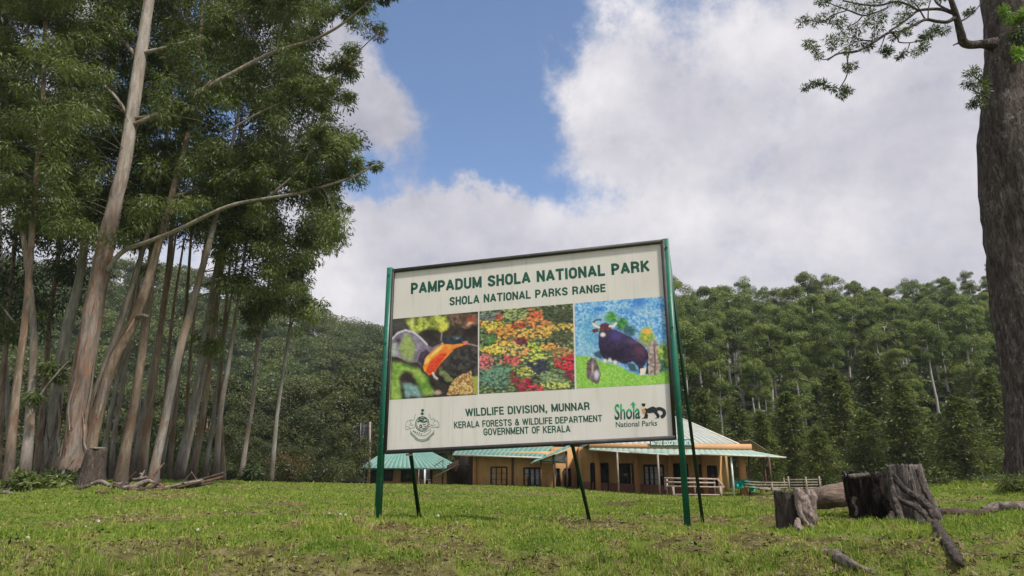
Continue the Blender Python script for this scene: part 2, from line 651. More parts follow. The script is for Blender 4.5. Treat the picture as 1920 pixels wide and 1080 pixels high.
def dark_bark_mat():
    m, nt = mat('dark_fissured_bark')
    co = obj_co(nt)
    fi = nt.noise(nt.mapping(co, (11, 11, 1.9)), 1.5, 6, 0.62, 1.1)
    fi2 = nt.noise(nt.mapping(co, (24, 24, 7)), 1.5, 5, 0.65, 0.6)
    crack = nt.rng(nt.m('MULTIPLY_ADD', fi2, .45, nt.m('MULTIPLY', fi, .62)), 0.43, 0.58)
    n = nt.noise(nt.mapping(co, (3, 3, 1)), 2.2, 6, 0.65)
    fine = nt.noise(co, 30, 5, 0.7)
    c = ramp(nt, n, [(0.3, (0.075, 0.060, 0.053)), (0.55, (0.155, 0.126, 0.112)), (0.75, (0.25, 0.215, 0.19))])
    c = nt.mix(nt.m('MULTIPLY_ADD', crack, .75, .25), (0.030, 0.023, 0.019), c)
    lich = nt.m('MULTIPLY', nt.rng(nt.noise(nt.mapping(co, (1, 1, .7)), 7.5, 5, 0.75), 0.55, 0.66), nt.rng(nt.noise(co, 1.6, 3, 0.5), 0.40, 0.60))
    c = nt.mix(nt.m('MULTIPLY', lich, 0.75), c, (0.40, 0.375, 0.345))
    sp_ = nt.rng(fine, 0.66, 0.72)
    c = nt.mix(nt.m('MULTIPLY', sp_, 0.45), c, (0.30, 0.28, 0.25))
    finish(nt, c, 0.9, nt.m('ADD', crack, nt.m('MULTIPLY', fine, 0.6)), 0.75, 0.05, spec=0.12)
    return m


M['dark_bark'] = dark_bark_mat()


def stump_mat(name, lo, mid, hi, sz=(7, 7, 1.4), pale=None):
    m, nt = mat(name)
    co = obj_co(nt)
    st = nt.noise(nt.mapping(co, sz), 2.2, 8, 0.68, 0.7)
    n = nt.noise(co, 4, 5, 0.6)
    c = ramp(nt, st, [(0.30, lo), (0.5, mid), (0.70, hi)])
    if pale:
        c = nt.mix(nt.rng(n, 0.5, 0.66), c, pale)
    c = nt.mix(nt.rng(nt.noise(co, 26, 4, 0.7), 0.55, 0.7, 0, 0.6), c, (lo[0] * .5, lo[1] * .5, lo[2] * .5))
    finish(nt, c, 0.9, st, 1.0, 0.05, spec=0.12)
    return m


M['stump_dark'] = stump_mat('stump_dark', (0.03, 0.023, 0.019), (0.085, 0.066, 0.055), (0.19, 0.155, 0.135), (10, 10, 2.4))
M['stump_black'] = stump_mat('stump_black', (0.008, 0.007, 0.006), (0.022, 0.018, 0.014), (0.085, 0.068, 0.055), (13, 13, 2.0))
M['stump_grey'] = stump_mat('stump_grey', (0.045, 0.038, 0.034), (0.14, 0.12, 0.11), (0.33, 0.29, 0.27), (11, 11, 1.8))
M['stump_root'] = stump_mat('stump_root', (0.03, 0.024, 0.02), (0.085, 0.068, 0.06), (0.19, 0.16, 0.145), (8, 8, 3))
M['torn_wood'] = stump_mat('torn_wood', (0.12, 0.08, 0.065), (0.30, 0.23, 0.20), (0.50, 0.43, 0.40), (9, 9, 1.6))
M['log_wood'] = stump_mat('log_wood', (0.10, 0.07, 0.052), (0.225, 0.165, 0.13), (0.37, 0.29, 0.24), (2.0, 10, 10))
M['log_brown'] = stump_mat('log_brown', (0.045, 0.03, 0.024), (0.11, 0.078, 0.062), (0.20, 0.16, 0.14), (1.5, 9, 9))
M['dead_wood'] = stump_mat('dead_wood', (0.09, 0.072, 0.06), (0.21, 0.175, 0.15), (0.38, 0.34, 0.30), (4, 4, 4))
M['dead_brown'] = stump_mat('dead_brown', (0.05, 0.03, 0.022), (0.14, 0.085, 0.06), (0.27, 0.18, 0.13), (4, 4, 4))
M['cut_wood'] = stump_mat('cut_wood', (0.14, 0.105, 0.075), (0.25, 0.20, 0.145), (0.36, 0.30, 0.22), (4, 4, 4))


def paint_mat(name, col, rough=0.45, var=0.25, sc=3.0, chips=None, spec=0.4):
    m, nt = mat(name)
    co = obj_co(nt)
    n = nt.noise(co, sc, 6, 0.6)
    c = nt.mix(nt.rng(n, 0.3, 0.7), tuple(q * (1 - var) for q in col), tuple(min(1, q * (1 + var)) for q in col))
    if chips:
        k = nt.rng(nt.noise(co, 13, 6, 0.75), 0.60, 0.66)
        c = nt.mix(k, c, chips)
    finish(nt, c, rough, nt.noise(co, 40, 3, 0.5), 0.1, 0.005, spec=spec)
    return m


M['green_post'] = paint_mat('green_post', (0.012, 0.125, 0.078), 0.4, 0.25, 2.0, (0.16, 0.30, 0.24))
M['dark_green'] = paint_mat('dark_green', (0.010, 0.050, 0.028), 0.45, 0.3, 3.0, (0.03, 0.04, 0.03))
M['dark_frame'] = paint_mat('dark_frame', (0.045, 0.042, 0.040), 0.6, 0.4, 4.0, (0.12, 0.085, 0.06))
M['sheet_back'] = paint_mat('sheet_back', (0.30, 0.30, 0.29), 0.6, 0.2, 2.0)


def banner_mat():
    m, nt = mat('banner_vinyl')
    co = obj_co(nt)
    n = nt.noise(co, 1.1, 4, 0.55)
    n2 = nt.noise(nt.mapping(co, (1.0, 1, 0.5)), 2.3, 5, 0.6)
    c = nt.mix(nt.rng(n, 0.35, 0.65), (0.73, 0.695, 0.62), (0.79, 0.76, 0.70))
    c = nt.mix(nt.rng(n2, 0.56, 0.74, 0, 0.35), c, (0.60, 0.55, 0.43))
    st = nt.noise(nt.mapping(co, (9, 9, .55)), 1.6, 5, .6)
    c = nt.mix(nt.rng(st, 0.54, 0.72, 0, 0.30), c, (0.46, 0.42, 0.34))
    sp = nt.noise(co, 34, 3, .6)
    c = nt.mix(nt.rng(sp, 0.70, 0.76, 0, 0.35), c, (0.36, 0.31, 0.24))
    finish(nt, c, 0.5, nt.noise(nt.mapping(co, (2.0, 1, 0.6)), 1.2, 3, 0.5), 0.25, 0.05, spec=0.3)
    return m


M['banner'] = banner_mat()


def print_mat():
    m, nt = mat('printed_picture')
    at = nt.n('ShaderNodeAttribute', attribute_name='Col')
    finish(nt, at.outputs['Color'], 0.5, spec=0.3)
    return m


M['print'] = print_mat()
M['ink_green'] = paint_mat('ink_green', (0.012, 0.095, 0.058), 0.5, 0.2, 6.0)
M['ink_green_light'] = paint_mat('ink_green_light', (0.02, 0.40, 0.16), 0.5, 0.3, 3.0)
M['ink_green_pale'] = paint_mat('ink_green_pale', (0.25, 0.33, 0.28), 0.5, 0.2, 6.0)
M['ink_black'] = paint_mat('ink_black', (0.022, 0.024, 0.026), 0.5, 0.2, 6.0)
M['ink_orange'] = paint_mat('ink_orange', (0.62, 0.27, 0.10), 0.5, 0.2, 6.0)
M['ink_cream'] = paint_mat('ink_cream', (0.78, 0.66, 0.36), 0.5, 0.2, 6.0)


def wall_mat(name, col, dirt=(0.14, 0.055, 0.03)):
    m, nt = mat(name)
    co = obj_co(nt)
    n = nt.noise(co, 0.7, 6, 0.6)
    n2 = nt.noise(nt.mapping(co, (3, 3, 0.5)), 1.2, 5, 0.65)
    c = nt.mix(nt.rng(n, 0.35, 0.65), tuple(q * .86 for q in col), tuple(q * 1.10 for q in col))
    c = nt.mix(nt.rng(n2, 0.52, 0.75, 0, 0.45), c, dirt)
    finish(nt, c, 0.85, nt.noise(co, 25, 4, 0.6), 0.2, 0.01, spec=0.15)
    return m


M['ochre_wall'] = wall_mat('ochre_wall', (0.56, 0.325, 0.14), (0.24, 0.10, 0.05))
M['brick_wall'] = wall_mat('brick_wall', (0.52, 0.28, 0.18), (0.2, 0.1, 0.06))
M['peach'] = wall_mat('peach', (0.62, 0.36, 0.19), (0.5, 0.27, 0.13))
M['dark_wood_wall'] = wall_mat('dark_wood_wall', (0.075, 0.045, 0.03), (0.02, 0.015, 0.01))
M['door_dark'] = paint_mat('door_dark', (0.018, 0.013, 0.011), 0.5, 0.3)
M['window_frame'] = paint_mat('window_frame', (0.05, 0.024, 0.018), 0.5, 0.3)
M['curtain'] = paint_mat('curtain', (0.42, 0.42, 0.44), 0.8, 0.35, 5.0)
M['plinth'] = wall_mat('plinth', (0.25, 0.11, 0.075))
M['column'] = wall_mat('column', (0.54, 0.26, 0.115), (0.24, 0.10, 0.05))
M['steel_pipe'] = paint_mat('steel_pipe', (0.27, 0.21, 0.175), 0.5, 0.3, 3.0, (0.2, 0.12, 0.08))
M['white_pipe'] = paint_mat('white_pipe', (0.72, 0.70, 0.66), 0.4, 0.15)
M['rust_post'] = paint_mat('rust_post', (0.10, 0.05, 0.032), 0.7, 0.4)
M['tank_black'] = paint_mat('tank_black', (0.018, 0.019, 0.022), 0.4, 0.2)
M['tower_steel'] = paint_mat('tower_steel', (0.14, 0.105, 0.085), 0.7, 0.35)
M['sign_green'] = paint_mat('sign_green', (0.012, 0.16, 0.11), 0.45, 0.1)
M['white_paint'] = paint_mat('white_paint', (0.82, 0.84, 0.82), 0.5, 0.05)
M['bench_wood'] = stump_mat('bench_wood', (0.22, 0.165, 0.13), (0.43, 0.34, 0.28), (0.58, 0.48, 0.41), (3, 3, 3))
M['rail_wood'] = stump_mat('rail_wood', (0.17, 0.14, 0.10), (0.32, 0.27, 0.205), (0.46, 0.40, 0.32), (3, 3, 3))
M['shade_net'] = paint_mat('shade_net', (0.012, 0.34, 0.25), 0.6, 0.45, 3.0)
M['glass'] = None
m_, nt_ = mat('window_glass')
finish(nt_, nt_.mix(nt_.noise(obj_co(nt_), 2.0, 3), (0.02, 0.02, 0.022), (0.06, 0.065, 0.07)), 0.08, spec=0.6)
M['glass'] = m_


def roof_mat(name, a, b, rust=(0.30, 0.25, 0.20)):
    m, nt = mat(name)
    co = obj_co(nt)
    n = nt.noise(co, 0.8, 6, 0.65)
    c = nt.mix(nt.rng(n, 0.35, 0.68), a, b)
    c = nt.mix(nt.rng(nt.noise(nt.mapping(co, (5, 1, 1)), 1.1, 5, 0.7), 0.56, 0.72, 0, 0.5), c, rust)
    finish(nt, c, 0.5, spec=0.4)
    return m


M['green_roof'] = roof_mat('green_roof', (0.13, 0.27, 0.225), (0.19, 0.335, 0.285), (0.12, 0.24, 0.19))
M['roof_trough_shade'] = roof_mat('roof_trough_shade', (0.24, 0.25, 0.22), (0.34, 0.35, 0.31), (0.16, 0.12, 0.09))  # darker than the pale sheet: shade between the ribs put into the colour
M['green_trough_shade'] = roof_mat('green_trough_shade', (0.075, 0.20, 0.16), (0.115, 0.26, 0.21), (0.07, 0.12, 0.09))  # same for the green sheet, rib shade painted as a darker green
M['pale_roof'] = roof_mat('pale_roof', (0.36, 0.39, 0.35), (0.46, 0.49, 0.44), (0.36, 0.31, 0.26))
M['pale_green_roof'] = roof_mat('pale_green_roof', (0.22, 0.38, 0.31), (0.36, 0.48, 0.41), (0.45, 0.42, 0.36))
M['pale_trim'] = paint_mat('pale_trim', (0.58, 0.54, 0.47), 0.6, 0.2)
M['petal'] = paint_mat('petal', (0.80, 0.78, 0.70), 0.7, 0.1)

# ------------------------------------------------------------------ where the board stands (a 12 x 8 ft sign)
SIGN_PX = [(737.8, 505.7), (1242.4, 449.0), (721.9, 848.0), (1265.5, 822.0)]   # top left, top right, bottom left, bottom right
_R = [ray(*p) for p in SIGN_PX]
_d = np.linalg.solve(np.array([_R[1], _R[2], -_R[3]]).T, _R[0])
_Q = [_R[0], _R[1] * _d[0], _R[2] * _d[1], _R[3] * _d[2]]
_k = 2.44 / np.linalg.norm(_Q[0] - _Q[2])
SQ = [q * _k + np.array([0, 0, CZ]) for q in _Q]
SN = np.cross(SQ[1] - SQ[0], SQ[2] - SQ[0])
SN /= np.linalg.norm(SN)
if SN[1] > 0:
    SN = -SN          # towards the road


def SP_(px, py, off=0.0):
    """point of the board's plane under a photo pixel, off metres proud of it"""
    r = ray(px, py)
    t = ((SQ[0] - np.array([0, 0, CZ])) @ SN) / (r @ SN)
    return r * t + np.array([0, 0, CZ]) + SN * off


def quad_map(corners, off):
    """(s,t) in 0..1 from top left -> point on the board between four photo pixels tl,tr,bl,br"""
    c = [SP_(*q, off) for q in corners]

    def f(s, t):
        s = np.asarray(s)[..., None]
        t = np.asarray(t)[..., None]
        return (c[0] * (1 - s) + c[1] * s) * (1 - t) + (c[2] * (1 - s) + c[3] * s) * t
    return f

# ------------------------------------------------------------------ ground
CTRL = [  # photo pixel, distance: where the turf is
    (-300, 1085, 4.6), (200, 1085, 4.6), (700, 1080, 4.5), (1250, 1085, 4.5), (1700, 1090, 4.5), (2200, 1085, 4.6),
    (-200, 1000, 9.5), (250, 985, 10), (708, 969, SP_(708, 969)[1]), (785, 974, 9.9), (1105, 986, 9.4), (1290, 994, SP_(1290, 994)[1]), (1318, 983, 9.5), (1490, 990, 8.5),
    (1640, 968, 9.6), (1840, 968, 10), (2050, 950, 10),
    (-100, 935, 20), (200, 928, 20), (600, 929, 22), (960, 936, 23), (1300, 943, 22), (1600, 940, 22), (1780, 936, 20),
    (1890, 906, 13), (2000, 890, 13.5), (1960, 930, 22), (2150, 890, 16),
    (15, 909, 26), (130, 906, 27), (290, 906, 30), (400, 901, 33), (510, 907, 36), (-150, 905, 28),
    (700, 909, 70), (560, 908, 60), (900, 911, 55), (1000, 912, 55), (1240, 927, 50), (1400, 929, 48), (1500, 921, 50),
    (1700, 924, 55), (1900, 922, 60), (0, 905, 60), (250, 905, 60), (1200, 930, 40), (1050, 918, 40), (850, 914, 38)]
CW = np.array([W(*c) for c in CTRL])


def _tps(r):
    return np.where(r > 1e-9, r * r * np.log(r + 1e-9), 0)


_xy = CW[:, :2] / 10.0
_n = len(_xy)
_K = _tps(np.linalg.norm(_xy[:, None] - _xy[None], axis=2)) + np.eye(_n) * 0.02
_P = np.hstack([np.ones((_n, 1)), _xy])
_A = np.vstack([np.hstack([_K, _P]), np.hstack([_P.T, np.zeros((3, 3))])])
_sol = np.linalg.solve(_A, np.concatenate([CW[:, 2], np.zeros(3)]))


def gz(x, y):
    """height of the turf"""
    x = np.asarray(x, float)
    y = np.asarray(y, float)
    sh = x.shape
    xf, yf = x.ravel(), y.ravel()
    out = np.empty(len(xf))
    for a in range(0, len(xf), 60000):
        q = np.stack([xf[a:a + 60000], yf[a:a + 60000]], 1) / 10.0
        K = _tps(np.linalg.norm(q[:, None] - _xy[None], axis=2))
        out[a:a + 60000] = K @ _sol[:_n] + _sol[_n] + q @ _sol[_n + 1:]
    far = CZ - 0.6
    r = np.hypot(xf, yf)
    k = sstep(62, 85, r) 
    k = np.maximum(k, sstep(0.78, 1.1, np.abs(np.arctan2(xf, yf))))
    out = np.clip(out, CZ - 1.6, CZ + 0.7) * (1 - k) + far * k
    # road-side cutting under the camera
    rd = 1 - sstep(3.0, 4.4, yf + 0.25 * (fbm(xf, yf, 0.9, 2, 3) - .5))
    out = out * (1 - rd) + (CZ - 1.35) * rd
    out += (fbm(xf, yf, 0.8, 4, 5) - .5) * 0.16 * (1 - 0.5 * sstep(20, 50, r)) + (fbm(xf, yf, 3.0, 3, 9) - .5) * 0.15 * (1 - .6 * sstep(15, 40, r))
    out += (fbm(xf, yf, 2.1, 3, 13) - .5) * 0.30 * (1 - sstep(5.0, 8.0, yf)) * sstep(3.4, 4.2, yf)
    out -= .14 * np.exp(-(((xf + .95) / .6) ** 2 + ((yf - 4.62) / .3) ** 2))
    return out.reshape(sh)


def turf_patch(x, y):
    """0 lush .. 1 bare and dry"""
    a = fbm(x, y, 0.45, 4, 1.5)
    b = fbm(x, y, 1.9, 3, 8.5)
    dry = sstep(0.46, 0.62, a * 0.45 + b * 0.35 + fbm(x, y, 5.5, 2, 17) * .20)
    near = 1 - sstep(5.4, 8.6, y + 1.6 * (fbm(x, y, .6, 2, 4) - .5))
    sc_ = np.exp(-(((x + .95) / .75) ** 2 + ((y - 4.65) / .42) ** 2)) + .8 * np.exp(-(((x - 2.35) / .6) ** 2 + ((y - 6.1) / .7) ** 2))
    return np.clip(dry * 1.0 + sc_ + near * sstep(.38, .62, b * .6 + fbm(x, y, 4.2, 2, 41) * .4) * .72, 0, 1)


def g1(x, y):
    return float(gz(np.array([x]), np.array([y]))[0])


def hitY(px, py, y0=3.6, y1=45):
    """distance at which the photo pixel meets the turf"""
    ys = np.geomspace(y0, y1, 400)
    r_ = ray(px, py)
    X = r_[0] / r_[1] * ys
    Z = r_[2] / r_[1] * ys + CZ
    k = np.nonzero(Z <= gz(X, ys))[0]
    return float(ys[k[0]]) if len(k) else y1


def on(px, Y):
    """ground point below photo column px at distance Y (px taken near the horizon row)"""
    p = W(px, 930, Y)
    return np.array([p[0], Y, g1(p[0], Y)])


def polar(rs, az, zf):
    A, RR = np.meshgrid(az, rs)
    X, Y = np.sin(A) * RR, np.cos(A) * RR
    Z = zf(X, Y)
    V = np.stack([X, Y, Z], -1).reshape(-1, 3)
    nr, na = A.shape
    i = np.arange(nr - 1)[:, None] * na
    j = np.arange(na - 1)[None]
    F = np.stack([i + j, i + j + 1, i + na + j + 1, i + na + j], -1).reshape(-1, 4)
    return V, F[:, ::-1]


rs = np.concatenate([[0.05], np.geomspace(1.0, 90, 230), np.geomspace(100, 2500, 14)])
az = np.concatenate([np.linspace(-math.pi, -0.85, 60)[:-1], np.linspace(-0.85, 0.85, 360), np.linspace(0.85, math.pi, 60)[1:]])
V, F = polar(rs, az, gz)
o = mesh_np('ground', V, F, M['ground'], smooth=True, attrs={'dry': turf_patch(V[:, 0], V[:, 1]) * (np.hypot(V[:, 0], V[:, 1]) < 60)})
tag(o, kind='structure')

# ------------------------------------------------------------------ the wooded hill behind
def crest_z(azr):
    px = np.array([-900, -300, 0, 300, 480, 590, 660, 720, 960, 1250, 2000])
    py = np.array([560, 540, 555, 575, 600, 628, 646, 652, 690, 730, 740])
    a, t = [], []
    for x_, y_ in zip(px, py):
        r_ = ray(x_, y_)
        a.append(math.atan2(r_[0], r_[1]))
        t.append(r_[2] / math.hypot(r_[0], r_[1]))
    return np.interp(azr, a, t)


def hz(x, y):
    r = np.hypot(x, y)
    azr = np.arctan2(x, y)
    left = (crest_z(azr) * 290 - 1) * sstep(95, 290, r)
    right = 15 * sstep(72, 135, r) + 34 * sstep(130, 230, r)
    k = sstep(R(-3), R(13), azr)
    h = left * (1 - k) + right * k
    h = h * (1 - sstep(330, 520, r) * .6)
    fade = sstep(0.95, 0.75, np.abs(azr))
    bumps = (fbm(x, y, 0.02, 3, 2) - .5) * 14 * sstep(120, 220, r)
    return CZ - 1.6 + (h + bumps + 1.0 * sstep(80, 95, r)) * fade


V, F = polar(np.concatenate([np.linspace(74, 330, 60), np.linspace(345, 620, 10)]), np.linspace(-1.0, 1.0, 150), hz)
o = mesh_np('hill', V, F, M['undergrowth'], smooth=True)
tag(o, kind='structure')

# ------------------------------------------------------------------ grass
def build_grass():
    n = 640000
    r = RNG.random(n)
    d = 3.6 * (75 / 3.6) ** (r ** 1.12)
    a = RNG.uniform(-0.74, 0.74, n)
    x, y = np.sin(a) * d, np.cos(a) * d
    keep = (y > 3.4) & (d < 72)
    dry = turf_patch(x, y)
    lush = fbm(x, y, 0.55, 3, 21)
    keep &= RNG.random(n) > dry * 0.52
    x, y, d, dry, lush = x[keep], y[keep], d[keep], dry[keep], lush[keep]
    n = len(x)
    z = gz(x, y)
    tuft = fbm(x, y, 4.5, 2, 51)
    h = (0.020 + 0.070 * sstep(.3, .75, tuft * .6 + lush * .4)) * RNG.uniform(0.45, 1.4, n) * (1 - 0.35 * dry)
    h *= np.clip(0.75 + 0.012 * d, 0.75, 1.35)
    tall = RNG.random(n) > 0.988
    h = np.where(tall, h * 1.8, h)
    # longer tufts along the lip of the bank
    lip = np.exp(-((y - 4.9) / 0.8) ** 2)
    h *= 1 + 1.2 * lip * sstep(.45, .62, fbm(x, y, 1.6, 2, 31))
    wd = np.maximum(0.0045, 0.00105 * d) * RNG.uniform(0.7, 1.4, n)
    th = RNG.uniform(0, 6.283, n)
    lean = RNG.normal(0, 0.40, n) + 0.15
    lean = np.where(dry > .5, lean * 1.7, lean)
    weed = RNG.random(n) < .42          # low broad leaves between the blades
    lean = np.where(weed, lean * 2.6 + np.sign(lean) * .5, lean)
    wd = np.where(weed, wd * 2.1, wd)
    h = np.where(weed, h * .62, h)
    ux, uy = np.cos(th), np.sin(th)
    ld = RNG.uniform(0, 6.283, n)
    lx, ly = np.cos(ld) * lean * h, np.sin(ld) * lean * h
    b0 = np.stack([x - ux * wd / 2, y - uy * wd / 2, z - 0.012], 1)
    b1 = np.stack([x + ux * wd / 2, y + uy * wd / 2, z - 0.012], 1)
    m0 = np.stack([x - ux * wd * .38 + lx * .35, y - uy * wd * .38 + ly * .35, z + h * 0.6], 1)
    m1 = np.stack([x + ux * wd * .38 + lx * .35, y + uy * wd * .38 + ly * .35, z + h * 0.6], 1)
    tp = np.stack([x + lx, y + ly, z + h * np.clip(1.0 - lean ** 2 * .35, .35, 1)], 1)
    Vg = np.stack([b0, b1, m1, m0, tp], 1).reshape(-1, 3)
    k = np.arange(n)[:, None] * 5
    quads = k + np.array([[0, 1, 2, 3]])
    tris = k + np.array([[3, 2, 4]])
    loops = np.concatenate([quads, tris], 1)  # 7 per blade
    me = bpy.data.meshes.new('grass')
    me.vertices.add(len(Vg))
    me.vertices.foreach_set('co', Vg.astype(np.float32).ravel())
    me.loops.add(n * 7)
    me.loops.foreach_set('vertex_index', loops.astype(np.int32).ravel())
    me.polygons.add(n * 2)
    st = (np.arange(n)[:, None] * 7 + np.array([[0, 4]])).astype(np.int32).ravel()
    me.polygons.foreach_set('loop_start', st)
    me.update(calc_edges=True)
    t = np.clip(0.02 + 0.42 * lush + 0.34 * (tuft - .35) + 0.85 * dry * RNG.uniform(0.3, 1.1, n) + RNG.normal(0, .07, n), 0, 1)
    nb = (1 - sstep(4.9, 6.6, y + .9 * (fbm(x, y, .8, 2, 61) - .5))) * RNG.random(n)
    t = np.where(nb > .72, 1.0, np.where(nb > .42, t * .3, t))
    at = me.attributes.new('tint', 'FLOAT', 'POINT')
    at.data.foreach_set('value', np.repeat(t, 5).astype(np.float32))
    me.materials.append(M['grass'])
    ob = bpy.data.objects.new('grass', me)
    COL.objects.link(ob)
    tag(ob, 'rough lawn grass, green with dry straw patches, below the sign', 'grass', kind='stuff')


build_grass()



# ------------------------------------------------------------------ leaves
def leaves_np(C, D, L, Wd, roll=None, rng=RNG, N=None):
    """kite shaped leaves: base points C, directions D, lengths, widths"""
    n = len(C)
    D = D / (np.linalg.norm(D, axis=1)[:, None] + 1e-9)
    a = rng.normal(0, 1, (n, 3))
    if N is not None:
        a = N + rng.normal(0, .45, (n, 3))
        a /= np.linalg.norm(a, axis=1)[:, None] + 1e-9
        D = D - a * (D * a).sum(1)[:, None] * .8
        D = D / (np.linalg.norm(D, axis=1)[:, None] + 1e-9)
    X = np.cross(D, a)
    X /= np.linalg.norm(X, axis=1)[:, None] + 1e-9
    L = np.broadcast_to(L, (n,))[:, None]
    Wd = np.broadcast_to(Wd, (n,))[:, None]
    p0 = C
    p1 = C + D * L * .42 + X * Wd * .5
    p2 = C + D * L
    p3 = C + D * L * .42 - X * Wd * .5
    V = np.stack([p0, p1, p2, p3], 1).reshape(-1, 3)
    F = (np.arange(n)[:, None] * 4 + np.arange(4)[None])
    return V, F


def clump_leaves(cen, rad, n, L, Wd, droop=0.7, tints=None, flat=0.75, rng=RNG, shell=0.5):
    """n leaves in each clump (cen k*3, rad k)"""
    k = len(cen)
    u = rng.normal(0, 1, (k, n, 3))
    u /= np.linalg.norm(u, axis=2)[..., None]
    rr = rng.random((k, n)) ** shell
    off = u * rr[..., None] * rad[:, None, None]
    off[..., 2] *= flat
    C = (cen[:, None] + off).reshape(-1, 3)
    D = u.copy()
    D[..., 2] = D[..., 2] * (1 - droop) - droop
    D += rng.normal(0, .45, D.shape)
    D = D.reshape(-1, 3)
    Ls = L * rng.uniform(.65, 1.3, len(C))
    V, F = leaves_np(C, D, Ls, Wd * rng.uniform(.7, 1.3, len(C)), rng=rng, N=u.reshape(-1, 3) + np.array([0, 0, .35]))
    if tints is None:
        tints = rng.random(k)
    t = np.repeat(np.repeat(tints, n), 4)
    return V, F, t


def build_litter():
    """dead leaves, chips and clods over the bare patches"""
    n = 34000
    d = 3.8 * (40 / 3.8) ** RNG.random(n)
    a = RNG.uniform(-.72, .72, n)
    x, y = np.sin(a) * d, np.cos(a) * d
    k = RNG.random(n) < turf_patch(x, y) * .8 + .04
    x, y, d = x[k], y[k], d[k]
    n = len(x)
    z = gz(x, y) + RNG.uniform(.0, .045, n)
    C = np.stack([x, y, z], 1)
    D = RNG.normal(0, 1, (n, 3)) * np.array([1, 1, .45])
    V, F = leaves_np(C, D, RNG.uniform(.02, .06, n) * (1 + d / 25), RNG.uniform(.008, .022, n) * (1 + d / 25), N=np.tile([0, 0, 1.0], (n, 1)))
    o = mesh_np('litter', V, F, M['litter'], attrs={'tint': np.repeat(RNG.random(n), 4)})
    tag(o, 'dry brown leaves and chips scattered over the bare patches of turf', 'litter', kind='stuff')


build_litter()

# ------------------------------------------------------------------ the gum grove on the left
def inpoly(px, py, poly):
    px = np.asarray(px, float)
    py = np.asarray(py, float)
    c = np.zeros(px.shape, bool)
    k = len(poly)
    for i in range(k):
        x1, y1 = poly[i]
        x2, y2 = poly[(i + 1) % k]
        cond = ((y1 > py) != (y2 > py))
        with np.errstate(divide='ignore', invalid='ignore'):
            xi = (x2 - x1) * (py - y1) / (y2 - y1 + 1e-12) + x1
        c ^= cond & (px < xi)
    return c


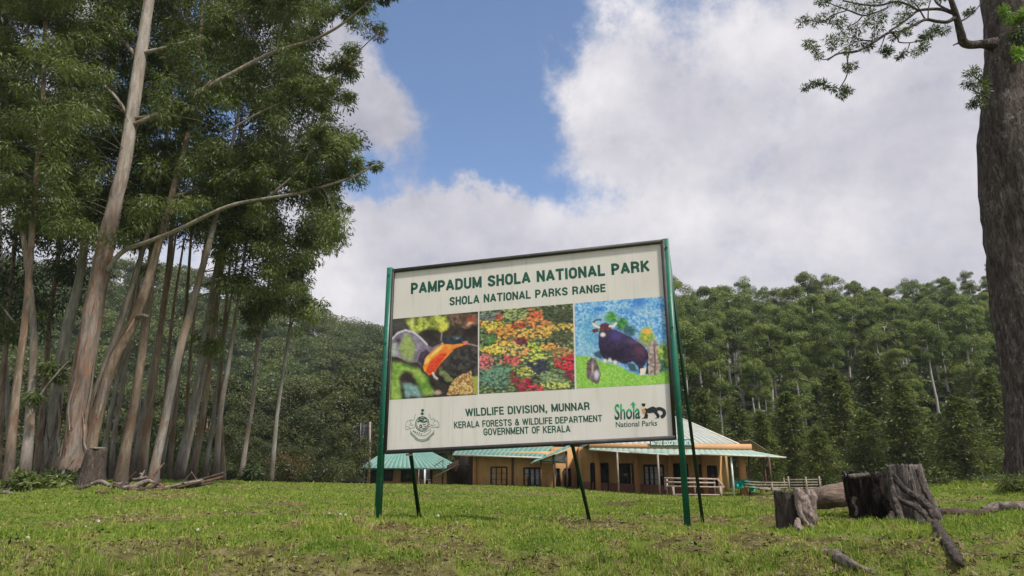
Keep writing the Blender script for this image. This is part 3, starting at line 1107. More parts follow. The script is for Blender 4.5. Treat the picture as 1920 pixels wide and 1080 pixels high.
GROVE = [
    # label, distance, bark, trunk (px, py, width px), limbs
    ('thick main gum tree with peeling orange bark low down and a smooth pale upper trunk', 26, 'main_bark',
     [(126, 905, 74), (131, 875, 56), (138, 830, 47), (149, 729, 45), (173, 584, 40), (195, 464, 36), (211, 390, 33), (235, 285, 30), (262, 110, 25), (280, 0, 21), (296, -120, 15), (308, -260, 7)],
     [(25, [(200, 508, 10), (231, 471, 9), (280, 452, 8), (333, 431, 8), (427, 387, 7), (500, 372, 6), (569, 360, 6), (658, 333, 4), (707, 307, 2)]),
      (25.2, [(246, 236, 9), (300, 212, 9), (356, 182, 9), (427, 142, 8), (516, 96, 7), (578, 78, 6), (636, 49, 5), (689, 4, 3), (720, -30, 2)]),
      (25.5, [(246, 226, 7), (215, 180, 6), (169, 138, 6), (120, 90, 5), (102, 67, 5), (69, 0, 4), (50, -60, 2)]),
      (26.5, [(256, 110, 8), (246, 94, 8), (209, 53, 6), (178, 0, 5), (160, -60, 3)]),
      (25.7, [(264, 100, 8), (330, 85, 7), (400, 60, 5), (470, 20, 4), (520, -30, 2)]),
      (25.6, [(250, 222, 7), (300, 216, 6), (345, 208, 4), (395, 150, 3)]),
      (24.8, [(520, 98, 5), (525, 60, 4), (540, 10, 3), (545, -40, 2)]),
      (24.9, [(540, 180, 3.5), (575, 168, 3.2), (610, 148, 3), (640, 130, 2.6), (657, 111, 2.2), (689, 80, 2), (712, 58, 1.5)]),
      (25.0, [(420, 250, 4), (480, 215, 4), (530, 190, 3.5), (570, 165, 3), (600, 180, 2.5), (640, 195, 2)]),
      (24.8, [(500, 372, 5), (560, 320, 4), (590, 275, 3), (640, 262, 2)]),
      (25.0, [(585, 358, 3), (605, 322, 2.5), (640, 290, 2), (690, 280, 1.5)])]),
    ('leaning gum tree with a forked rough trunk, beside the sawn stump', 27, 'brown_bark',
     [(166, 897, 40), (170, 830, 30), (207, 690, 24), (255, 594, 22), (294, 469, 18), (320, 378, 15), (352, 262, 12), (372, 140, 9), (385, 0, 6), (392, -100, 4)],
     [(27.4, [(172, 800, 15), (178, 745, 15), (212, 647, 14), (240, 560, 11), (262, 490, 9), (292, 380, 7), (305, 290, 4)]),
      (26.6, [(252, 598, 11), (264, 592, 9), (277, 594, 7)]),
      (26.5, [(322, 372, 7), (380, 350, 6), (425, 330, 4), (470, 290, 3)])]),
    ('gum tree with a wide blackened base and smooth grey upper trunk', 29, 'grey_bark',
     [(94, 908, 58), (97, 860, 37), (104, 777, 29), (125, 633, 22), (154, 512, 17), (178, 311, 14), (197, 210, 11), (215, 60, 9), (225, -80, 6)],
     [(28.5, [(160, 400, 7), (150, 370, 6), (120, 302, 5), (102, 244, 4), (96, 178, 3)]),
      (28.6, [(158, 405, 6), (110, 345, 4), (75, 310, 3), (40, 280, 2)])]),
    ('curved pale gum tree with a low bent branch, second from the left edge', 27, 'pale_bark',
     [(43, 907, 32), (47, 870, 25), (55, 777, 20), (63, 623, 15), (48, 459, 12), (32, 340, 9), (22, 230, 7), (15, 60, 4)],
     [(26.6, [(58, 765, 7), (72, 748, 6), (95, 715, 5), (130, 676, 3)]),
      (27.2, [(62, 640, 5), (34, 613, 4), (0, 570, 3)])]),
    ('straight brown gum tree standing at the left edge of the grove', 24, 'brown_bark',
     [(16, 909, 28), (20, 850, 21), (34, 710, 17), (48, 575, 15), (60, 380, 12), (75, 150, 9), (80, -80, 6)], []),
    ('slim greenish sapling trunk leaning right, just right of the sawn stump', 33, 'grey_bark',
     [(192, 898, 11), (207, 767, 8), (241, 642, 7), (262, 520, 5), (278, 400, 4)], []),
    ('pale slim gum with a dark lower trunk, behind the brown leaning trunk', 35, 'pale_bark',
     [(212, 893, 14), (214, 825, 11), (236, 695, 10), (258, 560, 8), (270, 440, 6), (282, 310, 4)], []),
    ('stout brown gum tree leaning right with a dark collar near its base', 29, 'brown_bark',
     [(227, 894, 34), (238, 830, 24), (255, 748, 20), (277, 599, 17), (289, 488, 15), (303, 360, 11), (318, 200, 8), (330, 40, 5), (335, -80, 3)], []),
    ('straight orange-brown gum tree behind the heap of broken branches', 31, 'brown_bark',
     [(265, 893, 25), (276, 800, 17), (289, 700, 15), (313, 512, 12), (322, 400, 10), (335, 250, 7), (345, 80, 5), (350, -60, 3)], []),
    ('pinkish pale gum tree leaning right above the heap of broken branches', 29, 'pale_bark',
     [(287, 905, 30), (292, 870, 22), (308, 801, 20), (337, 666, 19), (366, 560, 16), (403, 420, 12), (425, 320, 9), (450, 190, 6), (465, 60, 4)],
     [(28.5, [(415, 370, 5), (455, 350, 4), (500, 320, 3), (540, 300, 2)])]),
    ('thin gum trunk in the thick of the grove, brown and straight', 37, 'brown_bark',
     [(318, 894, 12), (330, 748, 10), (345, 600, 8), (355, 450, 6), (364, 310, 4)], []),
    ('bluish grey smooth gum trunk leaning right in the middle of the grove', 33, 'grey_bark',
     [(329, 892, 15), (366, 729, 11), (385, 609, 10), (409, 483, 9), (430, 370, 6), (452, 250, 4)], []),
    ('thin gum trunk in the thick of the grove, grey and leaning', 36, 'pale_bark',
     [(341, 892, 13), (373, 748, 10), (385, 671, 9), (400, 560, 7), (420, 430, 5), (432, 330, 3)], []),
    ('brown leaning gum tree at the right end of the dense trunks', 34, 'brown_bark',
     [(361, 893, 18), (385, 748, 13), (397, 666, 12), (420, 480, 10), (440, 360, 7), (457, 230, 4)], []),
    ('brown and white gum trunk leaning right, front one of a close pair', 35, 'pale_bark',
     [(404, 900, 16), (414, 777, 12), (429, 690, 10), (445, 580, 7), (464, 440, 5)], []),
    ('dark brown gum trunk crossing behind its paler neighbour in a close pair', 38, 'brown_bark',
     [(421, 895, 13), (414, 800, 10), (412, 710, 9), (420, 600, 7), (432, 490, 5)], []),
    ('slim pale gum tree standing apart, second from the right end of the grove', 37, 'pale_bark',
     [(451, 897, 14), (463, 820, 11), (474, 753, 10), (482, 647, 9), (491, 609, 7), (505, 500, 5), (517, 390, 3)],
     [(36.5, [(484, 640, 4), (470, 600, 3), (452, 575, 2)]), (36.5, [(492, 600, 4), (515, 560, 3), (535, 540, 2)])]),
    ('slimmest lone gum tree, at the right end of the grove on open lawn', 37, 'grey_bark',
     [(508, 908, 13), (520, 777, 9), (537, 657, 8), (549, 560, 6), (560, 450, 4), (570, 370, 3)],
     [(36.5, [(541, 620, 3.5), (560, 585, 3), (585, 560, 2)]), (36.7, [(552, 530, 3.5), (580, 480, 3), (620, 440, 2), (650, 400, 1.5)])]),
    ('plain gum trunk half hidden deep in the grove', 32, 'brown_bark', [(-6, 907, 17), (5, 700, 12), (25, 450, 9), (50, 200, 6), (55, 0, 4)], []),
    ('plain gum trunk half hidden deep in the grove', 37, 'brown_bark', [(67, 907, 18), (80, 760, 13), (92, 600, 11), (110, 430, 8), (122, 230, 5)], []),
    ('plain gum trunk half hidden deep in the grove', 40, 'grey_bark', [(249, 893, 11), (262, 740, 9), (270, 600, 7), (290, 420, 4)], []),
    ('plain gum trunk half hidden deep in the grove', 41, 'brown_bark', [(299, 892, 10), (312, 740, 8), (325, 600, 7), (345, 450, 4)], []),
    ('plain gum trunk half hidden deep in the grove', 40, 'grey_bark', [(145, 900, 14), (160, 740, 12), (190, 560, 9), (225, 380, 5)], []),
    ('plain gum trunk half hidden deep in the grove', 42, 'grey_bark', [(20, 903, 12), (15, 740, 10), (5, 560, 8), (-5, 380, 5)], []),
    ('plain gum trunk half hidden deep in the grove', 34, 'pale_bark', [(246, 893, 11), (272, 760, 9), (300, 620, 8), (322, 520, 6), (338, 400, 4)], []),
    ('plain gum trunk half hidden deep in the grove', 36, 'pale_bark', [(300, 893, 12), (322, 770, 9), (352, 620, 8), (376, 500, 6), (392, 390, 4)], []),
    ('plain gum trunk half hidden deep in the grove', 35, 'pale_bark', [(176, 893, 12), (206, 800, 9), (226, 690, 8), (250, 560, 7), (266, 440, 4)], []),
    ('plain gum trunk half hidden deep in the grove', 38, 'grey_bark', [(384, 893, 11), (400, 780, 9), (418, 640, 7), (438, 520, 5), (452, 420, 3)], []),
    ('plain gum trunk half hidden deep in the grove', 42, 'brown_bark', [(350, 893, 10), (352, 760, 8), (362, 620, 7), (378, 470, 4)], []),
]
FRONT = [(-90, -260), (520, -260), (640, -150), (690, -60), (700, 0), (640, 42), (600, 80), (588, 110), (606, 150), (655, 190), (640, 207), (570, 195), (545, 212), (560, 240),
         (600, 228), (660, 248), (700, 270), (722, 300), (690, 312), (650, 298), (600, 300), (590, 330), (632, 385), (650, 425), (612, 440), (590, 480), (560, 505),
         (565, 545), (540, 570), (480, 585), (430, 560), (392, 480), (330, 430), (300, 442), (278, 400), (240, 470), (205, 430), (150, 460), (110, 430), (-90, 440)]
RIGHTC = [(430, 430), (540, 350), (620, 360), (662, 428), (622, 505), (600, 585), (545, 630), (500, 600), (470, 640), (425, 650), (380, 690), (368, 620), (400, 520)]
BACK = [(-90, -130), (600, -130), (590, 60), (600, 200), (630, 330), (600, 420), (560, 500), (450, 530), (410, 450), (250, 440), (160, 560), (60, 620), (-90, 630)]


class Tree:
    pass


grove = []
for label, Y, bark, tr, limbs in GROVE:
    t = Tree()
    t.label, t.Y, t.bark, t.px = label, Y, bark, tr
    P = np.array([W(a, b, Y) for a, b, c in tr])
    wd = np.array([c * mpp(b, Y) for a, b, c in tr]) / 2 * .80
    g0 = g1(P[0, 0], P[0, 1])
    P[0, 2] = g0 - 0.12
    # slight depth sway so that a trunk is not flat in one plane
    P[:, 1] += np.sin(np.linspace(0, 3, len(P)) + Y) * 0.25 * np.linspace(0, 1, len(P))
    n = max(14, int((P[-1, 2] - P[0, 2]) / 0.45))
    Q = catmull(np.hstack([P, wd[:, None]]), n)
    t.base = Q[0, :3].copy()
    t.path, t.rad = Q[:, :3], np.maximum(Q[:, 3], 0.015)
    t.limbs = []
    for Yl, lp in limbs:
        n2 = len(lp)
        Ys = np.linspace(Y, Yl if n2 > 3 else Yl, n2)
        LP = np.array([[*W(a, b, y_), c * mpp(b, y_) / 2] for (a, b, c), y_ in zip(lp, Ys)])
        LQ = catmull(LP, max(8, n2 * 5))
        t.limbs.append((LQ[:, :3], np.maximum(LQ[:, 3], 0.008)))
    t.skel = np.vstack([t.path[len(t.path) // 3:]] + [q[0] for q in t.limbs])
    t.clumps = []
    grove.append(t)


def trunk_x(t, py):
    a = np.array(t.px)
    return np.interp(-py, -a[:, 1], a[:, 0])


LIMBX = [200, 231, 280, 333, 427, 500, 569, 658, 707]
LIMBY = [508, 471, 452, 431, 387, 372, 360, 333, 307]


def scatter_clumps(poly, spacing, trees, rad, hole, spread, depth_jit, kindtint):
    xs = [p[0] for p in poly]
    ys = [p[1] for p in poly]
    n = int((max(xs) - min(xs)) * (max(ys) - min(ys)) / spacing ** 2)
    px = RNG.uniform(min(xs), max(xs), n)
    py = RNG.uniform(min(ys), max(ys), n)
    ok = inpoly(px, py, poly)
    ok &= fbm(px, py, 1 / 46, 3, 3.3) > hole + .075 * sstep(480, 600, px) * (hole < .44) * (hole > .35)
    for a, b in zip(px[ok], py[ok]):
        best = sorted(trees, key=lambda t: abs(trunk_x(t, b) - a) * (0.55 if t is grove[0] else 1) + RNG.uniform(0, spread))[0]
        Yc = best.Y + RNG.normal(0, depth_jit)
        if a > 520 and best is grove[0]:
            Yc = 25 + RNG.normal(0, .5)
        dm = abs(trunk_x(grove[0], b) - a)
        if dm < 48 and Yc < 27.6 and not (430 < b < 520):
            Yc = 27.6 + abs(RNG.normal(0, .6))
        lx = np.interp(a, LIMBX, LIMBY)
        if 205 < a < 705 and abs(lx - b) < 26 and Yc < 26.8:
            Yc = 26.8 + abs(RNG.normal(0, .8))
            if a > 480:
                continue
        p = W(a, b, Yc)
        best.clumps.append((p, rad * RNG.uniform(.75, 1.3) * mpp(b, Yc), kindtint + RNG.uniform(0, .6)))


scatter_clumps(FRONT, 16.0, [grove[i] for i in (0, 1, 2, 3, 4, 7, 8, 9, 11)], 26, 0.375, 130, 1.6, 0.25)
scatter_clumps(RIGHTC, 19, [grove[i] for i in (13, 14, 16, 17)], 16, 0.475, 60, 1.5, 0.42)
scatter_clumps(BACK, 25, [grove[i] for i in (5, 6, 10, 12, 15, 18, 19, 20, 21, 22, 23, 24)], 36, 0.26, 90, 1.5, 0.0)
# clumps hung along the long limbs
for t in grove:
    for P_, r_ in t.limbs:
        L_ = np.linalg.norm(P_[-1] - P_[0])
        if L_ < 1.5:
            continue
        long_ = L_ > 8
        for k in range(int(L_ * (2.2 if long_ else 3.0))):
            i = int(RNG.uniform(.62 if long_ else .35, 1.0) * (len(P_) - 1))
            t.clumps.append((P_[i] + RNG.normal(0, .35, 3) + np.array([0, .35 if long_ else 0, .55 if long_ else .10]), RNG.uniform(.24, .48), RNG.uniform(.2, .8)))

for t in grove:
    root = empty('gum_tree', t.base, t.label, 'tree', 'tall gum trees in the grove left of the sign')
    big = t.rad[0] > .35
    V1, F1 = tube_np(t.path, t.rad, 18 if big else 10, True, 0.10 if big else 0.05, seed=int(t.Y * 10))
    mb = MB()
    mb.add(V1, F1)
    mesh_np('trunk', np.array(mb.v), mb.f, M[t.bark], root, True)
    pale = M['pale_bark'] if t.bark in ('main_bark', 'pale_bark') else M['twig']
    for P_, r_ in t.limbs:
        br = MB()
        br.add(*tube_np(P_, r_, 7, True, 0.04))
        mesh_np('branch', np.array(br.v), br.f, pale, root, True)
    # loose bark peeling off the lower trunk in strips
    if t.label.startswith(('thick main', 'leaning', 'gum tree with')):
        for k in range(16 if big else 9):
            i0 = int(RNG.uniform(.04, .30) * len(t.path))
            i1 = min(len(t.path) - 1, i0 + int(RNG.integers(2, 6)))
            a0 = RNG.uniform(math.pi * .9, math.pi * 2.1)
            pts = []
            for j, i_ in enumerate(range(i1, i0 - 1, -1)):
                f_ = j / max(1, i1 - i0)
                aa = a0 + .25 * math.sin(j * .9 + k)
                rr_ = t.rad[i_] * (1.03 + .30 * f_ ** 2 * RNG.uniform(.5, 1.2))
                pts.append(t.path[i_] + np.array([math.cos(aa) * rr_, math.sin(aa) * rr_, 0]))
            Q_ = catmull(pts, 10)
            side = np.array([-math.sin(a0), math.cos(a0), 0]) * RNG.uniform(.025, .06)
            wd_ = np.sin(np.linspace(.5, 2.9, 10))[:, None]
            sb_ = MB()
            A_, B_ = Q_ + side * wd_, Q_ - side * wd_
            out_ = np.array([math.cos(a0), math.sin(a0), 0]) * .008
            sb_.add(np.vstack([A_, B_, A_ - out_, B_ - out_]), [(q, q + 1, 11 + q, 10 + q) for q in range(9)] + [(q + 20, 30 + q, 31 + q, q + 21) for q in range(9)])
            sb_.build('bark_strip', M[('pale_bark', 'brown_bark', 'dead_brown')[k % 3]], root, True)
    tw = MB()
    for c, r, ti in t.clumps:
        d = t.skel - c
        dist = np.linalg.norm(d, axis=1) + np.maximum(0, d[:, 2]) * .8
        k = int(np.argmin(dist))
        if dist[k] > 4.2:
            continue
        a = t.skel[k]
        mid = (a + c) / 2 + np.array([0, 0, .12 * dist[k]]) + RNG.normal(0, .06, 3) * dist[k] * .5
        tw.add(*tube_np(catmull([a, mid, c], 5), np.linspace(.007 + .004 * dist[k], .004, 5), 4, False))
    if t.clumps:
        cen = np.array([c for c, r, ti in t.clumps])
        rad = np.array([r for c, r, ti in t.clumps])
        tin = np.array([ti for c, r, ti in t.clumps])
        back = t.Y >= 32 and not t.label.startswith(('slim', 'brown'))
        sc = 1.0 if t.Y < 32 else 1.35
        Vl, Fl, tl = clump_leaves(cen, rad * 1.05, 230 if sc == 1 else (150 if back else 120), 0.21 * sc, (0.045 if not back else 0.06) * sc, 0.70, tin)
        nl_ = len(Vl)
        Fa = [tuple(q_) for q_ in Fl] + [tuple(i_ + nl_ for i_ in q_) for q_ in tw.f]
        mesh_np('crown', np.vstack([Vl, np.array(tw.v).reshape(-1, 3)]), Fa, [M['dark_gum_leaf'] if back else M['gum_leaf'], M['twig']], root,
                attrs={'tint': np.concatenate([tl, np.zeros(len(tw.v))])}, fmat=np.concatenate([np.zeros(len(Fl), int), np.ones(len(tw.f), int)]))
# the two sprigs of brown leaves at the limb's end
t = grove[0]
for sp_ in ([(648, 112), (658, 118), (654, 124)], [(700, 52), (712, 62), (706, 70), (688, 66), (690, 42), (718, 74)]):
    bc = np.array([W(a, b, 24.9) for a, b in sp_])
    Vl, Fl, tl = clump_leaves(bc, np.full(len(bc), .19), 60, 0.15, 0.04, 0.5)
    mesh_np('dry_sprig', Vl, Fl, M['brown_leaf'], [q for q in bpy.data.objects if q.name == 'gum_tree'][0], attrs={'tint': tl})

# ------------------------------------------------------------------ far trees (copied kinds)
def lumpy_crown(seed, h0, h1, rmax, nl, per, L, Wd, up=.55):
    """rounded lumps of leaf, as tall gums carry; unit metres, base at 0"""
    r = np.random.default_rng(seed)
    cen, rad = [], []
    for i in range(nl):
        f = r.random() ** .8
        z = h0 + (h1 - h0) * f
        prof = rmax * math.sqrt(max(.05, 1 - ((f - .48) / .60) ** 2)) * r.uniform(.25, 1.0)
        a = r.uniform(0, 6.283)
        cen.append((math.cos(a) * prof, math.sin(a) * prof, z))
        rad.append(r.uniform(.7, 1.55) * rmax / 3.6)
    cen, rad = np.array(cen), np.array(rad)
    k = len(cen)
    u = r.normal(0, 1, (k, per, 3))
    u[..., 2] = np.abs(u[..., 2]) * 1.0 - .40
    u /= np.linalg.norm(u, axis=2)[..., None]
    C = cen[:, None] + u * rad[:, None, None] * (r.random((k, per, 1)) ** .22) * np.array([1, 1, .92])
    D = u * .3 + r.normal(0, .6, u.shape)
    D[..., 2] += up - .8
    V, F = leaves_np(C.reshape(-1, 3), D.reshape(-1, 3), L * r.uniform(.6, 1.4, k * per), Wd, rng=r, N=u.reshape(-1, 3) + np.array([0, 0, .3]))
    t = np.repeat(np.clip(np.repeat(r.random(k), per) + r.normal(0, .08, k * per), 0, 1), 4)
    return V, F, t, cen


def far_gum(seed, h=24.0, lean=0.0):
    r = np.random.default_rng(seed)
    root = empty('gum_tree', (0, 0, 0))
    n = 9
    z = np.linspace(-.6, h * .93, n)
    P = np.stack([np.cumsum(r.normal(0, .13, n)), np.cumsum(r.normal(0, .13, n)), z], 1)
    V1, F1 = tube_np(P, np.linspace(.38, .09, n), 7, True)
    V, F, t, cen = lumpy_crown(seed, h * (.34, .42, .50, .26, .46)[seed % 5], h * .95, h * .165, 36, 430, .29, .18)
    mb = MB()
    mb.add(V1, F1)
    for c in cen:
        k = int(np.clip(np.searchsorted(z, c[2] - 1.2), 1, n - 1))
        mb.add(*tube_np(catmull([P[k], (P[k] + c) / 2 + np.array([0, 0, .3]), c], 4), np.array([.09, .07, .05, .03]), 4, False))
    mesh_np('trunk', np.array(mb.v), mb.f, M['far_bark'], root, True)
    mesh_np('crown', V, F, M['forest_leaf'], root, attrs={'tint': t})
    return root


GUMS = [far_gum(100 + i, 23.0 + 1.2 * i) for i in range(5)]
spots = []
for row, (Yr, step) in enumerate([(90, 70), (98, 64), (108, 58), (119, 54), (131, 50), (145, 46), (160, 42)]):
    x = 1225 + RNG.uniform(0, 40)
    while x < 2080:
        spots.append((x, Yr + RNG.normal(0, 3.0), row))
        x += step * RNG.uniform(.7, 1.35)
for Yr in (84, 92, 103, 116, 130):      # younger gums between the tall rows
    x = 1230 + RNG.uniform(0, 60)
    while x < 2080:
        spots.append((x, Yr + RNG.normal(0, 2.0), -1))
        x += 190 * RNG.uniform(.6, 1.4)
used = [False] * 5
TOP = [(1200, 530), (1280, 518), (1330, 545), (1400, 512), (1470, 545), (1530, 522), (1620, 520), (1680, 530), (1760, 520), (1830, 515), (2100, 525)]
LBL_F = 'tall slender gum tree with a lumpy crown in the hillside forest right of the sign'
for x, Yq, row in spots:
    p = W(x, 900, Yq)
    zb = max(float(hz(np.array([p[0]]), np.array([Yq]))[0]), float(gz(np.array([p[0]]), np.array([Yq]))[0])) - .2
    k = int(RNG.integers(0, 5))
    hgt = 23.0 + 1.2 * k
    # the skyline of the wood: tops reach about this high
    top = np.interp(x, [q[0] for q in TOP], [q[1] for q in TOP]) + (6 - row) * 13 + RNG.uniform(-8, 22)
    want = W(x, top, Yq)[2] - zb
    s = float(np.clip(want / (hgt * .97), .55, 1.25))
    if row < 0:
        s = RNG.uniform(.34, .55)
        k = int(RNG.choice([0, 3]))
    if row <= 1 and RNG.random() < .35:
        s *= .7
    loc = (p[0], Yq, zb)
    if not used[k]:
        o = GUMS[k]
        o.location = loc
        o.scale = (s, s, s)
        used[k] = True
    else:
        o = dup(GUMS[k], loc, RNG.uniform(0, 6.28), s)
    tag(o, LBL_F if row >= 0 else 'short young gum tree filling the gaps between tall trunks in the hillside forest', 'tree', 'gum trees of the hillside forest')
for k in range(5):
    if not used[k]:
        for ch in list(GUMS[k].children):
            bpy.data.objects.remove(ch)
        bpy.data.objects.remove(GUMS[k])


def conifer(seed, h=9.0, r0=2.7):
    """dense shaggy cypress: tiers of drooping sprays"""
    r = np.random.default_rng(seed)
    root = empty('conifer_tree', (0, 0, 0))
    mb = MB()
    mb.tube([(0, 0, -.4), (.05, 0, h * .4), (0, .06, h * .97)], [.17, .12, .02], 7)
    Cs, Ds, ts = [], [], []
    nb = 110
    for i in range(nb):
        f = (i + r.random()) / nb
        z = h * (.13 + .86 * f)
        ln = r0 * ((1 - f) ** .75 * .93 + .07) * r.uniform(.65, 1.12) * min(1, .55 + f * 4)
        a = i * 2.4 + r.uniform(-.5, .5)
        d = np.array([math.cos(a), math.sin(a), r.uniform(-.05, .35)])
        tip = np.array([0, 0, z]) + d * ln + np.array([0, 0, -.10 * ln])
        mid = np.array([0, 0, z]) + d * ln * .5 + np.array([0, 0, .06 * ln])
        path = catmull([(0, 0, z), mid, tip], 9)
        mb.add(*tube_np(path[::4], np.array([.035, .022, .008]), 4, False))
        ti = r.random()
        m = int(80 * ln / r0 + 30)
        q = r.uniform(.22, 1, m)
        pp = np.array([path[int(u * 8)] for u in q]) + r.normal(0, .17 * ln / r0 * 1.6 + .05, (m, 3))
        dd = d[None] * .8 + r.normal(0, .55, (m, 3)) + np.array([0, 0, -.1])
        Cs.append(pp)
        Ds.append(dd)
        ts.append(np.clip(ti + r.normal(0, .1, m), 0, 1))
    C, D, t = np.vstack(Cs), np.vstack(Ds), np.concatenate(ts)
    V, F = leaves_np(C, D, .30 * r.uniform(.6, 1.4, len(C)), .105, rng=r, N=D * .3 + np.array([0, 0, .8]))
    mesh_np('trunk', np.array(mb.v), mb.f, M['brown_bark'], root, True)
    mesh_np('crown', V, F, M['cypress_leaf'], root, attrs={'tint': np.repeat(t, 4)})
    return root


CON = [conifer(7, 9, 2.7), conifer(8, 9, 2.3), conifer(9, 9, 3.1)]
CSP = [  # column, base row, top row, distance, kind, label
    (1822, 925, 742, 50, 2, 'broad dark cypress with a bare stem, nearest the big trunk on the right'),
    (1716, 926, 712, 56, 0, 'tallest bright green cypress above the tall grey stump'),
    (1640, 922, 770, 60, 2, 'wide dark cypress directly behind the charred stump'),
    (1545, 922, 800, 54, 2, 'low broad cypress behind the end of the log rail fence'),
    (1590, 920, 690, 72, 1, 'narrow dark cypress rising between two lower ones behind the charred stump'),
    (1492, 920, 735, 64, 0, 'green cypress behind the porch roof of the education centre'),
    (1765, 920, 775, 58, 1, 'thin dark cypress squeezed between two broad ones left of the big trunk'),
    (1440, 922, 770, 62, 1, 'slim cypress just right of the education centre roof'),
    (1890, 920, 700, 66, 0, 'tall cypress mostly hidden behind the big trunk on the right'),
    (1395, 922, 760, 70, 2, 'dark cypress rising behind the education centre roof end'),
    (1665, 918, 665, 78, 1, 'pale tall cypress at the foot of the hillside forest'),
    (1330, 920, 735, 76, 0, 'dark cypress behind the ridge of the pale hip roof'),
    (1960, 920, 760, 60, 2, 'cypress at the right edge beyond the big trunk'),
]
seen = set()
for px, pb, pt, Yq, k, lb in CSP:
    a = W(px, pb, Yq)
    a[2] = g1(a[0], Yq) - .1
    hgt = W(px, pt, Yq)[2] - a[2]
    s = hgt / 9.0
    sc = (s * 1.18, s * 1.18, s)
    if px in (1822, 1640, 1545):
        sc = (s * 1.4, s * 1.4, s)
    if k not in seen:
        seen.add(k)
        o = CON[k]
        o.location = tuple(a)
        o.scale = sc
    else:
        o = dup(CON[k], a, RNG.uniform(0, 6.28), sc)
    tag(o, lb, 'tree', 'cypress trees at the edge of the lawn')


def broadleaf(seed, h=11.0):
    r = np.random.default_rng(seed)
    root = empty('broadleaf_tree', (0, 0, 0))
    V, F, t, cen = lumpy_crown(seed + 40, h * .14, h * .93, h * .42, 44, 320, .30, .16, up=.5)
    mb = MB()
    mb.tube([(0, 0, -.5), (.1, 0, h * .3), (0, .1, h * .75)], [.28, .2, .06], 7)
    for c in cen[::2]:
        mb.add(*tube_np(catmull([(0.05, 0, min(h * .6, c[2] * .55)), c * np.array([.5, .5, .85]), c], 4), np.array([.1, .08, .05, .02]), 4, False))
    mesh_np('trunk', np.array(mb.v), mb.f, M['brown_bark'], root, True)
    mesh_np('crown', V, F, M['broad_leaf'], root, attrs={'tint': t})
    return root


BRD = [broadleaf(21), broadleaf(22), broadleaf(23)]
seen = set()
BSP = []
for Yq, step, top0, top1 in [(66, 62, 800, 850), (80, 58, 735, 800), (96, 60, 690, 750)]:
    x = -120 + RNG.uniform(0, 30)
    while x < 760:
        BSP.append((x, Yq + RNG.normal(0, 2), RNG.uniform(top0, top1)))
        x += step * RNG.uniform(.75, 1.3)
for x, yq, t_ in [(790, 74 + 16, 800), (850, 96, 790), (1180, 90, 780), (1240, 92, 770)]:
    BSP.append((x, yq, t_))
for x, Yq, pt in BSP:
    if 655 < x < 900 and Yq < 84:
        continue
    p = W(x, 900, Yq)
    zb = min(g1(p[0], Yq), CZ)
    zb = max(zb, float(hz(np.array([p[0]]), np.array([Yq]))[0])) - .3
    s = (W(x, pt, Yq)[2] - zb) / 10.6
    k = int(RNG.integers(0, 3))
    if k not in seen:
        seen.add(k)
        o = BRD[k]
        o.location = (p[0], Yq, zb)
        o.scale = (s, s, s)
    else:
        o = dup(BRD[k], (p[0], Yq, zb), RNG.uniform(0, 6.28), s)
    tag(o, 'dark bushy broadleaf tree at the foot of the wooded hill', 'tree', 'dark broadleaf trees below the wooded hill')

# canopy of the hill: a far wood that reads as one mass
def hill_canopy(name, label, n, a0, a1, d0, d1, r0, r1, per, seed):
    r = np.random.default_rng(seed)
    a = r.uniform(a0, a1, n)
    d = np.sqrt(r.uniform(d0 ** 2, d1 ** 2, n))
    x, y = np.sin(a) * d, np.cos(a) * d
    z = hz(x, y)
    ok = z > CZ + .5
    x, y, z = x[ok], y[ok], z[ok]
    k = len(x)
    rad = r.uniform(r0, r1, k)
    big = r.random(k) > .93
    rad[big] *= 1.3
    cen = np.stack([x, y, z + rad * .9 + r.uniform(.5, 3.5, k) * (r1 > 3)], 1)
    # a few lobes per crown
    lob = r.normal(0, 1, (k, 7, 3))
    lob /= np.linalg.norm(lob, axis=2)[..., None]
    lob[..., 2] = np.abs(lob[..., 2])
    which = r.integers(0, 7, (k, per))
    lc = np.take_along_axis(lob, which[..., None].repeat(3, 2), 1) * .62 * rad[:, None, None]
    u = r.normal(0, 1, (k, per, 3))
    u /= np.linalg.norm(u, axis=2)[..., None]
    u[..., 2] = np.abs(u[..., 2]) - .2
    C = cen[:, None] + (lc + u * .48 * rad[:, None, None]) * np.array([1, 1, .8])
    D = u + r.normal(0, .5, u.shape)
    V, F = leaves_np(C.reshape(-1, 3), D.reshape(-1, 3), r.uniform(.36, .72, k * per), .34, rng=r, N=u.reshape(-1, 3) + np.array([0, 0, .3]))
    t = np.repeat(np.clip(np.repeat(r.random(k), per) + r.normal(0, .12, k * per), 0, 1), 4)
    o = mesh_np(name, V, F, M['hill_leaf'], attrs={'tint': t})
    tag(o, label, 'forest' if r1 > 3 else 'undergrowth', kind='stuff')


hill_canopy('wooded_hillside', 'dense dark green forest covering the far hill', 1600, -.70, .20, 100, 345, 2.6, 5.2, 560, 5)
hill_canopy('slope_undergrowth', 'dark scrub covering the slope between the gum trunks on the right', 900, .12, .80, 80, 175, .8, 2.2, 240, 6)

# ------------------------------------------------------------------ printed pictures
def srgb(c):
    c = np.asarray(c, float) / 255
    return np.where(c <= .04045, c / 12.92, ((c + .055) / 1.055) ** 2.4)


def nz(x, y, s=1.0, o=4, off=0.0):
    """layout noise on two turned grids, so that no lattice shows in the prints"""
    n = .5 * (fbm(x * .83 + y * .56, -x * .56 + y * .83, s, o, off) + fbm(x * .35 - y * .94, x * .94 + y * .35, s * 1.13, o, off + 5.7))
    return .5 + (n - .5) * 1.35


